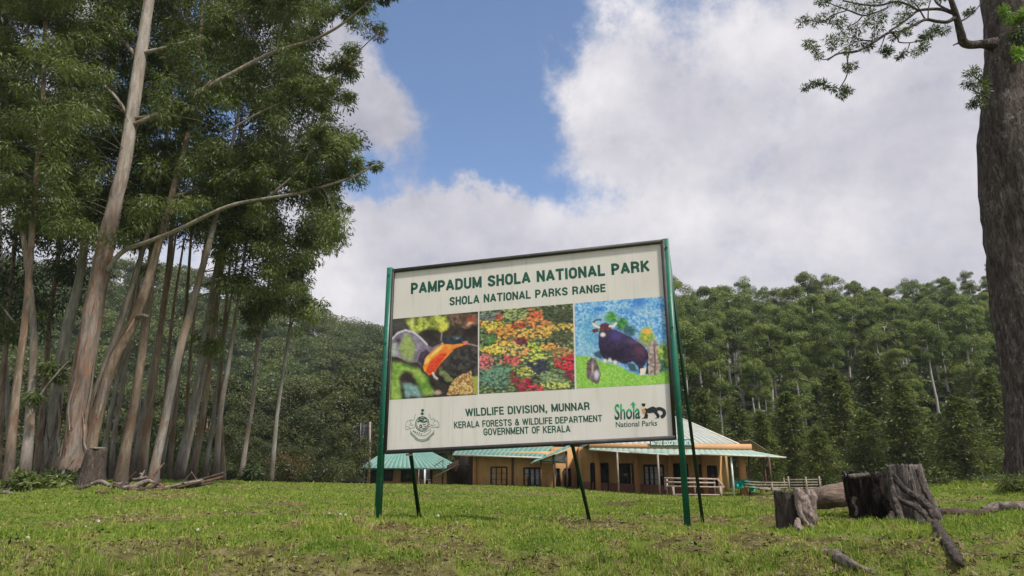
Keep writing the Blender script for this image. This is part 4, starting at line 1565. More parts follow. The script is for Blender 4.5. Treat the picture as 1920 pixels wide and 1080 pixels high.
class Canvas:
    """a print painted on a grid; positions are given in the coordinates of the corner frame"""
    def __init__(s, corners, n=(250, 220)):
        s.nx, s.ny = n
        u, v = np.meshgrid(np.linspace(0, 1, s.nx), np.linspace(0, 1, s.ny))
        c = [np.array(q, float) for q in corners]
        P = (c[0] * (1 - u)[..., None] + c[1] * u[..., None]) * (1 - v)[..., None] + (c[2] * (1 - u)[..., None] + c[3] * u[..., None]) * v[..., None]
        s.X, s.Y = P[..., 0], P[..., 1]
        s.u, s.v = u, v
        s.wx, s.wy = s.X, s.Y
        s.I = np.zeros((s.ny, s.nx, 3))

    def warp(s, amp, sc=1 / 24, off=3):
        """ragged, leafy outlines for the shapes that follow"""
        s.wx = s.X + (nz(s.X, s.Y, sc, 4, off) - .5) * 2 * amp
        s.wy = s.Y + (nz(s.X, s.Y, sc, 4, off + 11) - .5) * 2 * amp

    def fill(s, a, b=None, sc=1 / 60, o=4, off=0, lo=.3, hi=.7):
        n = sstep(lo, hi, nz(s.X, s.Y, sc, o, off))[..., None]
        s.I[:] = np.array(a) * (1 - n) + np.array(a if b is None else b) * n

    def blur(s, m, k):
        for _ in range(k):
            p = np.pad(m, 1, mode='edge')
            m = (p[:-2, 1:-1] + p[2:, 1:-1] + p[1:-1, :-2] + p[1:-1, 2:] + 2 * p[1:-1, 1:-1]) / 6
        return m

    def put(s, m, c, c2=None, sc=1 / 30, off=0, lo=.3, hi=.7):
        c = np.array(c, float)
        if c2 is not None:
            n = sstep(lo, hi, nz(s.X, s.Y, sc, 3, off))[..., None]
            c = c * (1 - n) + np.array(c2, float) * n
        s.I = s.I * (1 - m[..., None]) + c * m[..., None]

    def poly(s, pts, c, c2=None, soft=1, a=1.0, **k):
        s.put(s.blur(inpoly(s.wx, s.wy, pts).astype(float), soft) * a, c, c2, **k)

    def spot(s, x, y, rx, ry, c, a=1.0, pw=1.0, c2=None, **k):
        d = ((s.wx - x) / rx) ** 2 + ((s.wy - y) / ry) ** 2
        s.put(np.clip(a * np.exp(-d ** pw), 0, 1), c, c2, **k)

    def line(s, pts, w, c, soft=1):
        m = np.zeros_like(s.X)
        for (x1, y1), (x2, y2) in zip(pts[:-1], pts[1:]):
            dx, dy = x2 - x1, y2 - y1
            t = np.clip(((s.X - x1) * dx + (s.Y - y1) * dy) / (dx * dx + dy * dy + 1e-9), 0, 1)
            m = np.maximum(m, (np.hypot(s.X - x1 - t * dx, s.Y - y1 - t * dy) < w / 2).astype(float))
        s.put(s.blur(m, soft), c)

    def mesh(s, name, corners_px, parent, gain=1.30):
        g = RNG.normal(0, 1, s.I.shape[:2])
        s.I = s.I + (s.blur(g, 1) * 7 + (nz(s.X, s.Y, 1 / 9, 2, 3) - .5) * 14)[..., None]
        s.I = np.stack([s.blur(s.I[..., q], 1) for q in range(3)], -1)
        s.I = s.I * .94 + s.I.mean(2, keepdims=True) * .06
        f = quad_map(corners_px, 0.0012)
        P = f(s.u.ravel(), s.v.ravel())
        i = np.arange(s.ny - 1)[:, None] * s.nx
        j = np.arange(s.nx - 1)[None]
        F = np.stack([i + j, i + s.nx + j, i + s.nx + j + 1, i + j + 1], -1).reshape(-1, 4)
        return mesh_np(name, P, F, M['print'], parent, attrs={'Col': np.clip(srgb(np.clip(s.I, 0, 255)).reshape(-1, 3) * gain, 0, .9)})


def paint_marten():
    c = Canvas([(90, 207), (953, 130), (50, 1025), (950, 970)])
    c.fill((34, 31, 30), (62, 54, 46), 1 / 110, 4, 2)
    c.warp(30, 1 / 60)
    c.spot(140, 270, 110, 60, (66, 72, 66))
    c.poly([(200, 200), (640, 165), (660, 290), (590, 335), (450, 318), (320, 365), (270, 300)], (92, 104, 40), (180, 186, 80), 30, sc=1 / 50)
    c.spot(290, 230, 30, 60, (205, 210, 150), .5)
    c.spot(600, 300, 42, 42, (196, 190, 70), .9, 2)
    c.poly([(650, 165), (950, 140), (950, 280), (830, 300), (680, 270)], (112, 88, 68), (66, 54, 46), 6)
    c.spot(885, 205, 40, 34, (150, 70, 50))
    c.spot(868, 258, 36, 18, (215, 150, 120))
    c.line([(590, 340), (585, 430)], 14, (120, 124, 124), 2)
    c.poly([(640, 540), (950, 480), (950, 800), (700, 800), (570, 700)], (44, 42, 42), (76, 72, 66), 5, off=4)
    c.warp(14)
    c.poly([(560, 690), (620, 730), (720, 830), (640, 850), (560, 770)], (126, 136, 84), (90, 90, 56), 4)
    c.warp(5, 1 / 16)
    body = [(78, 420), (140, 352), (220, 322), (300, 342), (372, 398), (440, 470), (500, 500), (560, 468), (604, 436), (600, 500), (480, 590), (420, 660), (395, 705), (340, 650), (250, 655), (150, 605), (70, 590)]
    c.poly(body, (140, 130, 146), (112, 102, 116), 3, sc=1 / 40)
    c.line([(80, 412), (140, 350), (220, 322), (300, 342), (372, 398), (440, 470)], 20, (188, 182, 196), 3)
    c.spot(145, 428, 34, 30, (64, 46, 62))
    c.poly([(370, 560), (440, 520), (470, 560), (420, 650), (395, 700), (340, 640)], (72, 62, 78), (52, 46, 58), 4)
    neck = [(398, 700), (420, 605), (500, 530), (600, 458), (700, 470), (795, 455), (810, 478), (720, 512), (630, 610), (560, 685), (520, 752), (470, 782), (410, 742)]
    c.poly(neck, (244, 150, 52), (238, 116, 44), 1)
    c.poly([(402, 690), (430, 605), (520, 535), (600, 470), (620, 490), (520, 570), (450, 650)], (246, 206, 108), (240, 180, 70), 4)
    c.poly([(430, 740), (470, 640), (580, 560), (650, 560), (560, 680), (510, 750), (470, 778)], (222, 74, 34), (206, 56, 34), 5)
    c.poly([(600, 440), (608, 402), (700, 382), (760, 376), (832, 404), (836, 422), (790, 456), (700, 466), (620, 466)], (34, 42, 48), (52, 62, 70), 1)
    c.spot(745, 404, 32, 15, (112, 128, 138))
    c.poly([(800, 440), (850, 428), (856, 462), (806, 478)], (226, 112, 92), None, 2)
    c.line([(850, 462), (950, 486)], 16, (150, 130, 118), 3)
    c.line([(500, 760), (520, 800), (540, 812)], 26, (206, 190, 182), 2)
    c.warp(34, 1 / 90, 6)
    c.poly([(205, 380), (270, 360), (320, 470), (300, 640), (200, 620), (165, 500)], (128, 160, 76), (156, 172, 90), 45, .85)
    c.spot(110, 520, 34, 70, (176, 196, 176), .8, 1.0)
    c.poly([(55, 650), (180, 640), (330, 700), (440, 790), (505, 960), (490, 995), (380, 965), (330, 830), (220, 745), (150, 770), (185, 1015), (50, 1025)], (96, 140, 48), (160, 190, 86), 34, sc=1 / 80)
    c.spot(240, 790, 50, 40, (52, 40, 36))
    c.poly([(190, 870), (260, 850), (350, 905), (392, 992), (230, 1010)], (112, 152, 146), (136, 172, 164), 24)
    c.warp(16, 1 / 14)
    c.poly([(640, 978), (660, 900), (720, 810), (800, 772), (878, 728), (894, 790), (955, 795), (955, 968)], (226, 200, 124), (150, 98, 60), 3, sc=1 / 16, lo=.3, hi=.7)
    c.poly([(900, 790), (955, 785), (955, 965), (915, 968)], (160, 172, 66), None, 5)
    c.spot(545, 950, 40, 26, (214, 184, 160), .9, 2)
    # fur: fine strokes along the back and neck, soft light from above
    st = nz(c.X * .35 + c.Y * .2, c.Y * 1.4 - c.X * .9, 1 / 9, 3, 12)
    c.I *= (.80 + .40 * st)[..., None]
    c.I *= (1.06 - .16 * c.v)[..., None]
    return c


def paint_hillside():
    c = Canvas([(48, 182), (990, 103), (45, 1018), (1015, 970)])
    c.fill((66, 74, 58), (98, 108, 74), 1 / 60)
    r = np.random.default_rng(3)
    zones = [(600, 240, 90, 60, (226, 92, 52)), (620, 320, 190, 60, (226, 128, 62)), (300, 390, 110, 60, (228, 140, 52)), (470, 345, 80, 40, (176, 60, 46)), (250, 240, 90, 50, (186, 76, 56)),
             (110, 310, 80, 40, (190, 70, 56)), (170, 320, 90, 40, (206, 178, 60)), (560, 420, 120, 45, (222, 164, 66)), (720, 390, 100, 60, (214, 160, 66)), (900, 360, 100, 50, (206, 168, 70)),
             (470, 490, 75, 38, (146, 30, 70)), (160, 490, 70, 50, (74, 128, 56)), (290, 510, 70, 40, (224, 168, 64)), (200, 585, 110, 40, (216, 184, 64)), (400, 580, 100, 50, (216, 182, 86)),
             (600, 560, 110, 50, (176, 192, 66)), (770, 550, 70, 30, (226, 150, 60)), (500, 610, 80, 40, (228, 142, 76)), (370, 690, 80, 40, (218, 84, 84)), (110, 720, 80, 70, (204, 100, 100)),
             (610, 650, 130, 50, (184, 192, 72)), (640, 760, 120, 80, (52, 56, 78)), (940, 700, 90, 80, (208, 40, 56)), (950, 840, 60, 60, (150, 40, 62)), (230, 840, 190, 130, (92, 132, 108)),
             (520, 930, 90, 60, (180, 32, 58)), (640, 965, 60, 40, (208, 52, 64)), (800, 860, 140, 80, (120, 140, 92)), (820, 930, 150, 40, (176, 184, 84)), (500, 800, 120, 50, (178, 180, 72)),
             (420, 210, 120, 60, (146, 160, 92)), (150, 230, 100, 50, (112, 122, 112)), (860, 230, 160, 90, (70, 78, 52)), (870, 440, 110, 70, (78, 84, 54)), (880, 600, 100, 60, (180, 128, 72)), (410, 880, 50, 70, (140, 46, 52))]
    base = [(92, 112, 70), (124, 142, 76), (62, 80, 62), (52, 58, 58), (146, 158, 84), (86, 120, 66)]
    pts = []
    c.warp(7, 1 / 10)
    for i in range(3000):
        pts.append((r.uniform(30, 1030), r.uniform(90, 1030)))
    pts.sort(key=lambda p: p[1])
    for x, y in pts:
        best, bv = None, .55
        for zx, zy, rx, ry, col in zones:
            wm = 1.35 if col[0] > 200 else 1.0
            d = ((x - zx) / rx / wm) ** 2 + ((y - zy) / ry / wm) ** 2
            if d < bv + r.uniform(0, .8):
                bv, best = d, col
        col = np.array(best if best is not None and r.random() < .93 else base[int(r.integers(0, 6))], float) * r.uniform(.78, 1.18)
        col = col * .88 + col.mean() * .12
        rx, ry = r.uniform(9, 24), r.uniform(7, 15)
        c.spot(x + 3, y + ry * .9, rx, ry, col * .45, .55, 2)
        c.spot(x, y, rx * .9, ry * .8, np.minimum(255, col * 1.06), .95, 2)
    c.I *= (0.74 + 0.60 * nz(c.X, c.Y, 1 / 10, 3, 6))[..., None]
    return c


def paint_gaur():
    c = Canvas([(38, 153), (955, 85), (60, 1015), (1005, 968)])
    c.fill((70, 136, 196), (160, 200, 222), 1 / 18, 5, 1, .25, .75)
    n = sstep(.5, .7, nz(c.X, c.Y * 1.6, 1 / 90, 3, 9))
    c.put(n * .6, (52, 116, 194), (92, 158, 206), sc=1 / 16)
    n = sstep(.52, .7, nz(c.X, c.Y, 1 / 130, 3, 14))
    c.put(n * .7, (184, 206, 216), (120, 168, 200), sc=1 / 14)
    c.spot(700, 150, 70, 50, (36, 104, 190), .8)
    c.spot(290, 215, 60, 26, (30, 104, 200), .8)
    c.spot(200, 480, 120, 180, (90, 160, 170), .45)
    c.warp(24, 1 / 16)
    for x, y, rx, ry, a, b in [(415, 300, 62, 62, (96, 168, 66), (60, 120, 60)), (525, 370, 62, 70, (84, 156, 60), (48, 104, 60)), (600, 440, 60, 60, (58, 104, 92), (44, 84, 96)),
                               (770, 500, 78, 96, (190, 184, 60), (110, 150, 60)), (775, 445, 56, 26, (228, 154, 66), (214, 190, 70)), (935, 690, 80, 130, (180, 186, 62), (70, 120, 70)), (920, 800, 70, 70, (120, 160, 70), (40, 80, 70))]:
        c.spot(x, y, rx, ry, a, 1, 3, c2=b, sc=1 / 24)
    c.warp(12, 1 / 14)
    c.poly([(40, 690), (200, 700), (300, 742), (450, 772), (600, 850), (720, 884), (850, 868), (1010, 850), (1010, 975), (50, 1020)], (112, 172, 56), (158, 202, 90), 2, sc=1 / 14, lo=.2, hi=.8)
    c.poly([(560, 760), (640, 770), (690, 850), (610, 840)], (62, 84, 92), None, 3)
    c.poly([(230, 660), (300, 640), (330, 730), (260, 700)], (60, 90, 110), None, 4)
    c.warp(4, 1 / 16)
    c.line([(762, 640), (785, 720), (785, 810), (776, 860)], 26, (32, 28, 40), 1)
    c.poly([(290, 450), (330, 420), (430, 422), (520, 458), (620, 508), (700, 560), (755, 612), (776, 680), (768, 760), (740, 800), (738, 872), (700, 866), (684, 800), (636, 748), (560, 772), (530, 768), (470, 742), (400, 738), (340, 722), (300, 660), (284, 560)],
           (44, 36, 58), (58, 46, 76), 1)
    c.spot(470, 490, 90, 60, (84, 74, 140), .75)
    c.spot(650, 545, 90, 30, (120, 104, 140), .5)
    c.spot(700, 640, 70, 60, (112, 64, 78), .7)
    c.spot(470, 680, 130, 60, (32, 28, 44), .7)
    c.poly([(284, 404), (318, 366), (358, 354), (402, 374), (424, 410), (384, 446), (350, 500), (310, 500), (300, 440)], (104, 66, 74), (82, 50, 60), 1)
    c.poly([(300, 440), (384, 440), (356, 490), (310, 490)], (54, 44, 70), None, 2)
    c.poly([(218, 428), (282, 410), (288, 446), (236, 458)], (128, 62, 62), (96, 44, 50), 1)
    c.line([(285, 402), (240, 382), (232, 350), (262, 326), (312, 326)], 13, (46, 56, 66), 1)
    c.line([(292, 404), (246, 386), (230, 366)], 24, (220, 204, 180), 1)
    c.line([(400, 392), (440, 392), (466, 362)], 24, (222, 208, 184), 1)
    c.spot(330, 478, 30, 24, (224, 214, 196), 1, 2)
    for x, y in [(456, 755), (402, 735), (352, 742)]:
        c.spot(x, y, 22, 24, (226, 212, 200), .9, 2)
    c.poly([(704, 820), (770, 806), (752, 880), (706, 884)], (230, 206, 184), None, 1)
    c.warp(16, 1 / 18)
    c.poly([(160, 760), (216, 708), (268, 736), (308, 872), (290, 970), (250, 962), (168, 922)], (120, 104, 106), (88, 70, 74), 1, sc=1 / 18)
    c.spot(264, 880, 30, 50, (198, 194, 206), .95, 2)
    c.spot(222, 820, 14, 60, (196, 180, 172), .8, 2)
    c.poly([(786, 620), (800, 552), (850, 528), (884, 560), (884, 680), (908, 810), (872, 884), (786, 888)], (184, 164, 148), (122, 104, 98), 1, sc=1 / 20)
    c.line([(848, 620), (856, 760), (850, 870)], 14, (96, 84, 90), 2)
    return c


# ------------------------------------------------------------------ lettering
def _a(cx, cy, rx, ry, a0, a1, n=9):
    t = np.radians(np.linspace(a0, a1, n))
    return [(cx + rx * math.cos(q), cy + ry * math.sin(q)) for q in t]


# condensed capitals: advance width and centre lines of the strokes, in a box of height 1
GL = {
    'A': (.56, [[(0, 0), (.27, 1)], [(.29, 1), (.56, 0)], [(.10, .26), (.46, .26)]]),
    'C': (.50, [_a(.25, .72, .25, .28, 10, 180) + _a(.25, .28, .25, .28, 180, 350)]),
    'D': (.50, [[(0, 0), (0, 1), (.20, 1)] + _a(.20, .70, .30, .30, 90, 0)[1:] + _a(.20, .30, .30, .30, 0, -90) + [(0, 0)]]),
    'E': (.40, [[(.40, 1), (0, 1), (0, 0), (.40, 0)], [(0, .52), (.36, .52)]]),
    'F': (.38, [[(.38, 1), (0, 1), (0, 0)], [(0, .50), (.34, .50)]]),
    'G': (.52, [_a(.26, .72, .26, .28, 12, 180) + _a(.26, .28, .26, .28, 180, 345) + [(.52, .46), (.28, .46)]]),
    'H': (.48, [[(0, 0), (0, 1)], [(.48, 0), (.48, 1)], [(0, .52), (.48, .52)]]),
    'I': (.02, [[(.01, 0), (.01, 1)]]),
    'K': (.50, [[(0, 0), (0, 1)], [(.48, 1), (.04, .42)], [(.17, .56), (.50, 0)]]),
    'L': (.38, [[(0, 1), (0, 0), (.38, 0)]]),
    'M': (.64, [[(0, 0), (0, 1)], [(.02, 1), (.31, .06)], [(.33, .06), (.62, 1)], [(.64, 1), (.64, 0)]]),
    'N': (.50, [[(0, 0), (0, 1)], [(.01, 1), (.49, 0)], [(.50, 0), (.50, 1)]]),
    'O': (.50, [_a(.25, .70, .25, .30, 0, 180) + _a(.25, .30, .25, .30, 180, 360) + [(.50, .70)]]),
    'P': (.46, [[(0, 0), (0, 1), (.20, 1)] + _a(.20, .72, .26, .28, 90, -90)[1:] + [(0, .44)]]),
    'R': (.50, [[(0, 0), (0, 1), (.22, 1)] + _a(.22, .74, .26, .26, 90, -90)[1:] + [(0, .48)], [(.26, .48), (.40, .42), (.45, .28), (.47, 0)]]),
    'S': (.48, [_a(.24, .76, .24, .24, 15, 200, 9) + [(.12, .60), (.36, .42)] + _a(.24, .24, .24, .24, 35, -170, 10)]),
    'T': (.50, [[(0, 1), (.50, 1)], [(.25, 1), (.25, 0)]]),
    'U': (.48, [[(0, 1), (0, .28)] + _a(.24, .26, .24, .26, 180, 360) + [(.48, .28), (.48, 1)]]),
    'V': (.54, [[(0, 1), (.26, 0)], [(.28, 0), (.54, 1)]]),
    'W': (.84, [[(0, 1), (.20, 0)], [(.21, 0), (.41, 1)], [(.43, 1), (.63, 0)], [(.64, 0), (.84, 1)]]),
    '&': (.56, [[(.56, 0), (.14, .66)] + _a(.26, .80, .15, .19, 190, 0, 8) + [(.36, .64), (.10, .44)] + _a(.22, .24, .22, .24, 130, 330, 9) + [(.54, .46)]]),
    ',': (.06, [[(.05, .04), (.05, -.04), (.0, -.20)]]),
    ' ': (.16, []),
}


def text_caps(body, wt=.17):
    """flat letters from mitred strokes of weight wt; x and capital height run 0..1"""
    V, F = [], []
    x, n = 0.0, 0
    hw = wt / 2
    for ch in body:
        adv, strokes = GL[ch]
        for st in strokes:
            p = np.array(st, float)
            p = np.stack([p[:, 0] + x + hw, hw + p[:, 1] * (1 - 2 * hw)], 1)
            closed = np.linalg.norm(p[0] - p[-1]) < 1e-6
            d = np.diff(p, axis=0)
            keep = np.concatenate([[True], np.linalg.norm(d, axis=1) > 1e-5])
            p = p[keep]
            d = np.diff(p, axis=0)
            d /= np.linalg.norm(d, axis=1)[:, None]
            nn = np.stack([-d[:, 1], d[:, 0]], 1)
            if closed:
                na = np.vstack([nn[-1], nn])
                nb = np.vstack([nn, nn[0]])
            else:
                na = np.vstack([nn[0], nn])
                nb = np.vstack([nn, nn[-1]])
                p[0] -= d[0] * hw * (.96 if abs(d[0][0]) < .05 or abs(d[0][1]) < .05 else .6)
                p[-1] += d[-1] * hw * (.96 if abs(d[-1][0]) < .05 or abs(d[-1][1]) < .05 else .6)
            m = na + nb
            m /= np.maximum((m * na).sum(1), .55)[:, None]
            A, B = p + m * hw, p - m * hw
            A[:, 1] = np.clip(A[:, 1], -.3 if ch == ',' else 0, 1)
            B[:, 1] = np.clip(B[:, 1], -.3 if ch == ',' else 0, 1)
            b0 = len(V)
            k = len(p)
            V += [(a[0], a[1], n) for a in A] + [(a[0], a[1], n) for a in B]
            F += [(b0 + i, b0 + k + i, b0 + k + i + 1, b0 + i + 1) for i in range(k - 1)]
            n += 1
        x += adv + wt + .085
    V = np.array(V)
    V[:, 0] = (V[:, 0] - V[:, 0].min()) / (V[:, 0].max() - V[:, 0].min())
    return V, F


def text_geo(body, bold=0.028):
    """flat letters of the built in font: x runs 0..1 and capitals 0..1"""
    cu = bpy.data.curves.new('letters', 'FONT')
    cu.body = body
    cu.size = 1.0
    cu.offset = bold
    cu.resolution_u = 3
    cu.fill_mode = 'FRONT'
    ob = bpy.data.objects.new('letters', cu)
    COL.objects.link(ob)
    dg = bpy.context.evaluated_depsgraph_get()
    me = bpy.data.meshes.new_from_object(ob.evaluated_get(dg))
    v = np.array([q.co[:] for q in me.vertices])[:, :2]
    f = [tuple(p.vertices) for p in me.polygons]
    bpy.data.objects.remove(ob)
    bpy.data.meshes.remove(me)
    x0, x1 = v[:, 0].min(), v[:, 0].max()
    v = np.stack([(v[:, 0] - x0) / (x1 - x0), (v[:, 1] + bold * .5) / (.729 + bold)], 1)
    return v, f


def lettering(body, corners, parent, m, bold=0.028, off=0.0006, name='lettering', mapper=None):
    if body == body.upper():
        v, f = text_caps(body, bold)
        d = v[:, 2]
    else:
        v, f = text_geo(body, bold)
        d = np.zeros(len(v))
    q = (mapper or quad_map)(corners, off)
    P = q(v[:, 0], 1 - v[:, 1]) + SN * ((d % 5) * .00012)[:, None]
    if body != body.upper():
        return mesh_np(name, P, f, m, parent)
    # one part per printed word
    k0 = 0
    for word in body.split(' '):
        nst = sum(len(GL[c][1]) for c in word)
        sel = [fc for fc in f if k0 <= d[fc[0]] < k0 + nst]
        ids = sorted({i for fc in sel for i in fc})
        rm = {i: j for j, i in enumerate(ids)}
        mesh_np(name, P[ids], [tuple(rm[i] for i in fc) for fc in sel], m, parent)
        k0 += nst


# ------------------------------------------------------------------ the board
sign = empty('park_sign', (SP_(1000, 980) * np.array([1, 1, 0]) + np.array([0, 0, g1(*SP_(1000, 980)[:2])])),
             'large green framed signboard reading PAMPADUM SHOLA NATIONAL PARK on the lawn', 'sign')
# canvas with slight ripples
nx, ny = 60, 40
U_, V_ = np.meshgrid(np.linspace(0, 1, nx), np.linspace(0, 1, ny))
f = quad_map([(740.5, 511.5), (1238.5, 457.0), (725.5, 844.5), (1261.5, 817.0)], 0.0)
P = f(U_.ravel(), V_.ravel())
i = np.arange(ny - 1)[:, None] * nx
j = np.arange(nx - 1)[None]
mesh_np('banner', P, np.stack([i + j, i + nx + j, i + nx + j + 1, i + j + 1], -1).reshape(-1, 4), M['banner'], sign, True)
mb = MB()
b = [SP_(*p, -.012) for p in SIGN_PX]
mb.slab([b[0], b[2], b[3], b[1]], .02)
mb.build('back_panel', M['sheet_back'], sign)
mb = MB()
for a, c_, w_ in [((737.5, 508.5), (1243, 453), .045), ((723.5, 848.0), (1266, 820.8), .05), ((738.6, 506), (723, 850), .026), ((1242.3, 450), (1265.3, 824), .042)]:
    mb.bar(SP_(*a, .006), SP_(*c_, .006), w_, .05, up=SN)
mb.build('frame', M['dark_frame'], sign)
for top, bot in [((732, 502.5), (708.5, 975)), ((1248.3, 448.5), (1290.5, 1001))]:
    mb = MB()
    mb.bar(SP_(*top, .0), SP_(*bot, .0), .073, .06, up=SN)
    mb.build('post', M['green_post'], sign)
    for k in (.03, .30, .62):
        mb = MB()
        q_ = SP_(top[0] + (bot[0] - top[0]) * k, top[1] + (bot[1] - top[1]) * k, .028)
        mb.tube([q_, q_ + SN * .014], .011, 6)
        mb.build('bolt', M['dark_frame'], sign)
for top, foot, Yf in [((728, 560), (787, 976), 9.95), ((1028, 640), (1108.5, 990), 9.5), ((1252, 470), (1319, 989), 9.45)]:
    mb = MB()
    a = SP_(*top, -.05)
    z = W(*foot, Yf)
    mb.bar(a, z, .042, .042, up=SN)
    mb.build('brace', M['dark_green'], sign)
PIC1 = [(736.9, 598.3), (896.3, 584.2), (730.6, 749.6), (896.0, 739.8)]
PIC2 = [(899.0, 583.9), (1074.2, 569.0), (898.4, 738.7), (1077.6, 729.4)]
PIC3 = [(1077.3, 568.6), (1247.2, 555.6), (1081.2, 728.4), (1257.2, 719.3)]
o = paint_marten().mesh('picture', PIC1, sign)
o['label'] = 'picture of a grey and orange marten among leaves'
o = paint_hillside().mesh('picture', PIC2, sign)
o['label'] = 'picture of forest canopy in autumn colours'
o = paint_gaur().mesh('picture', PIC3, sign)
o['label'] = 'picture of a dark wild ox on a green slope'
TXT = [('PAMPADUM SHOLA NATIONAL PARK', [(770.6, 530.6), (1217.3, 487.4), (770.3, 551.8), (1218.8, 509.0)], .225),
       ('SHOLA NATIONAL PARKS RANGE', [(842.8, 557.2), (1135.0, 531.9), (842.5, 573.4), (1135.6, 547.4)], .205),
       ('WILDLIFE DIVISION, MUNNAR', [(872.0, 766.0), (1105.0, 753.6), (872.8, 781.2), (1106.0, 768.8)], .185),
       ('KERALA FORESTS & WILDLIFE DEPARTMENT', [(851.0, 790.6), (1128.5, 777.8), (851.6, 803.6), (1129.4, 790.4)], .18),
       ('GOVERNMENT OF KERALA', [(906.2, 803.2), (1069.0, 796.8), (906.8, 816.8), (1069.8, 810.4)], .18)]
for body, cor, bold in TXT:
    lettering(body, cor, sign, M['ink_green'], bold)


def ribbon(mb, pts, w, conv, off, closed=False):
    """thin printed line through points given in a crop's coordinates"""
    P = np.array([SP_(*conv(*p), off) for p in pts])
    if closed:
        P = np.vstack([P, P[:1]])
    T = np.gradient(P, axis=0)
    T /= np.linalg.norm(T, axis=1)[:, None] + 1e-12
    X = np.cross(T, SN)
    w = np.broadcast_to(w, (len(P),))[:, None] / 2
    A, B = P + X * w, P - X * w
    k = len(P)
    mb.add(np.vstack([A, B]), [(n_, n_ + 1, k + n_ + 1, k + n_) for n_ in range(k - 1)])


def arc(cx, cy, rx, ry, a0, a1, n=24):
    t = np.linspace(R(a0), R(a1), n)
    return np.stack([cx + rx * np.cos(t), cy + ry * np.sin(t)], 1)


# state emblem: lions on top, roundel, two elephants, ribbon and sprays of leaves
ce = lambda x, y: (740 + x / 10.8, 740 + y / 10.8)
mb = MB()
ribbon(mb, arc(560, 592, 136, 148, 0, 360, 40), .009, ce, .0015)
ribbon(mb, arc(560, 592, 112, 124, 0, 360, 40), .005, ce, .0015)
for cx, cy, rx, ry in [(566, 318, 30, 30), (560, 385, 32, 28)]:
    P = [SP_(*ce(*p), .0015) for p in arc(cx, cy, rx, ry, 0, 342, 14)]
    mb.add(P, [tuple(range(14))])
for pts, w_ in [([(470, 548), (520, 530), (560, 552), (620, 548), (660, 530)], .018), ([(500, 500), (550, 520), (600, 505)], .014), ([(480, 480), (520, 470), (560, 490), (610, 470), (640, 490)], .010),
                ([(500, 640), (530, 610), (550, 660), (500, 670)], .014), ([(570, 600), (600, 606), (630, 596)], .008), ([(560, 682), (600, 690), (640, 668)], .010), ([(590, 650), (640, 640), (670, 620)], .007)]:
    ribbon(mb, catmull(pts, 14), w_, ce, .0018)
for q in range(-2, 3):
    ribbon(mb, [(375 + (q + 2) * 40, 735 + (q + 2) * 14), (392 + (q + 2) * 40, 748 + (q + 2) * 13)], .014, ce, .0016)
for q in range(4):
    ribbon(mb, [(600 + q * 36, 765 - q * 18), (622 + q * 36, 752 - q * 19)], .006, ce, .0016)
mb.build('state_emblem', M['ink_green'], sign)
mb = MB()
for pts in [[(430, 395), (405, 440), (400, 500), (360, 520), (330, 500), (320, 560), (345, 600)], [(320, 520), (250, 540), (228, 600), (222, 660), (240, 700), (300, 690), (380, 670), (420, 640)],
            [(300, 600), (340, 620), (400, 610)], [(705, 385), (715, 440), (740, 500), (775, 500), (795, 480), (810, 530), (780, 590)], [(800, 520), (870, 540), (898, 600), (898, 650), (860, 660), (790, 660), (730, 655), (700, 640)],
            [(720, 600), (770, 620), (830, 610)], [(240, 640), (290, 655), (320, 690)], [(850, 630), (880, 665), (905, 668)]]:
    ribbon(mb, catmull(pts, 26), .006, ce, .0016)
ribbon(mb, arc(560, 640, 195, 190, 155, 25, 30), .007, ce, .0016)
ribbon(mb, arc(560, 650, 250, 260, 165, 15, 34), .007, ce, .0017)
ribbon(mb, arc(560, 690, 240, 250, 128, 52, 24), .018, ce, .0018)
for s_ in (-1, 1):
    for q in range(7):
        a = (560 + s_ * (232 - q * 22), 745 + q * 20)
        ribbon(mb, [a, (a[0] - s_ * 2, a[1] + 48), (a[0] - s_ * 34, a[1] + 66)], np.array([.004, .024, .004]), ce, .0017 + q * .00004)
mb.build('state_emblem', M['ink_green_pale'], sign)

# Shola National Parks logo: two tone letters, a leaf on the l, and the marten
cl = lambda x, y: (1130 + x / 13.5, 740 + y / 13.5)
v, ff = text_geo('Shola', .02)
v[:, 1] = v[:, 1] / max(1.0, v[:, 1].max())
q = quad_map([cl(300, 222), cl(955, 205), cl(303, 632), cl(952, 604)], .0015)
me = bpy.data.meshes.new('tmp')
me.from_pydata([(a, b_, 0) for a, b_ in v], [], ff)
import bmesh
bm = bmesh.new()
bm.from_mesh(me)
bmesh.ops.bisect_plane(bm, geom=bm.verts[:] + bm.edges[:] + bm.faces[:], plane_co=(0, .47, 0), plane_no=(0.05, 1, 0))
bm.verts.ensure_lookup_table()
v2 = np.array([a.co[:2] for a in bm.verts])
f2 = [tuple(a.index for a in fc.verts) for fc in bm.faces]
bm.free()
bpy.data.meshes.remove(me)
P = q(v2[:, 0], 1 - v2[:, 1])
top = [int(np.mean([v2[k, 1] for k in fc]) > .47) for fc in f2]
mesh_np('logo_lettering', P, f2, [M['ink_green'], M['ink_green_light']], sign, fmat=top)
mb = MB()
ribbon(mb, [(770, 330), (770, 205)], .02, cl, .0017)
ribbon(mb, [(705, 268), (770, 205), (828, 268)], np.array([.006, .03, .006]), cl, .0019)
mb.build('logo_leaf', M['ink_green_light'], sign)
lettering('National Parks', [cl(330, 680), cl(1378, 642), cl(332, 826), cl(1378, 782)], sign, M['ink_green'], .012, .0010, 'logo_lettering')


def flat(pts, m, off, name, conv=cl):
    P = np.array([SP_(*conv(*p), off) for p in pts])
    return P, [tuple(range(len(pts)))]


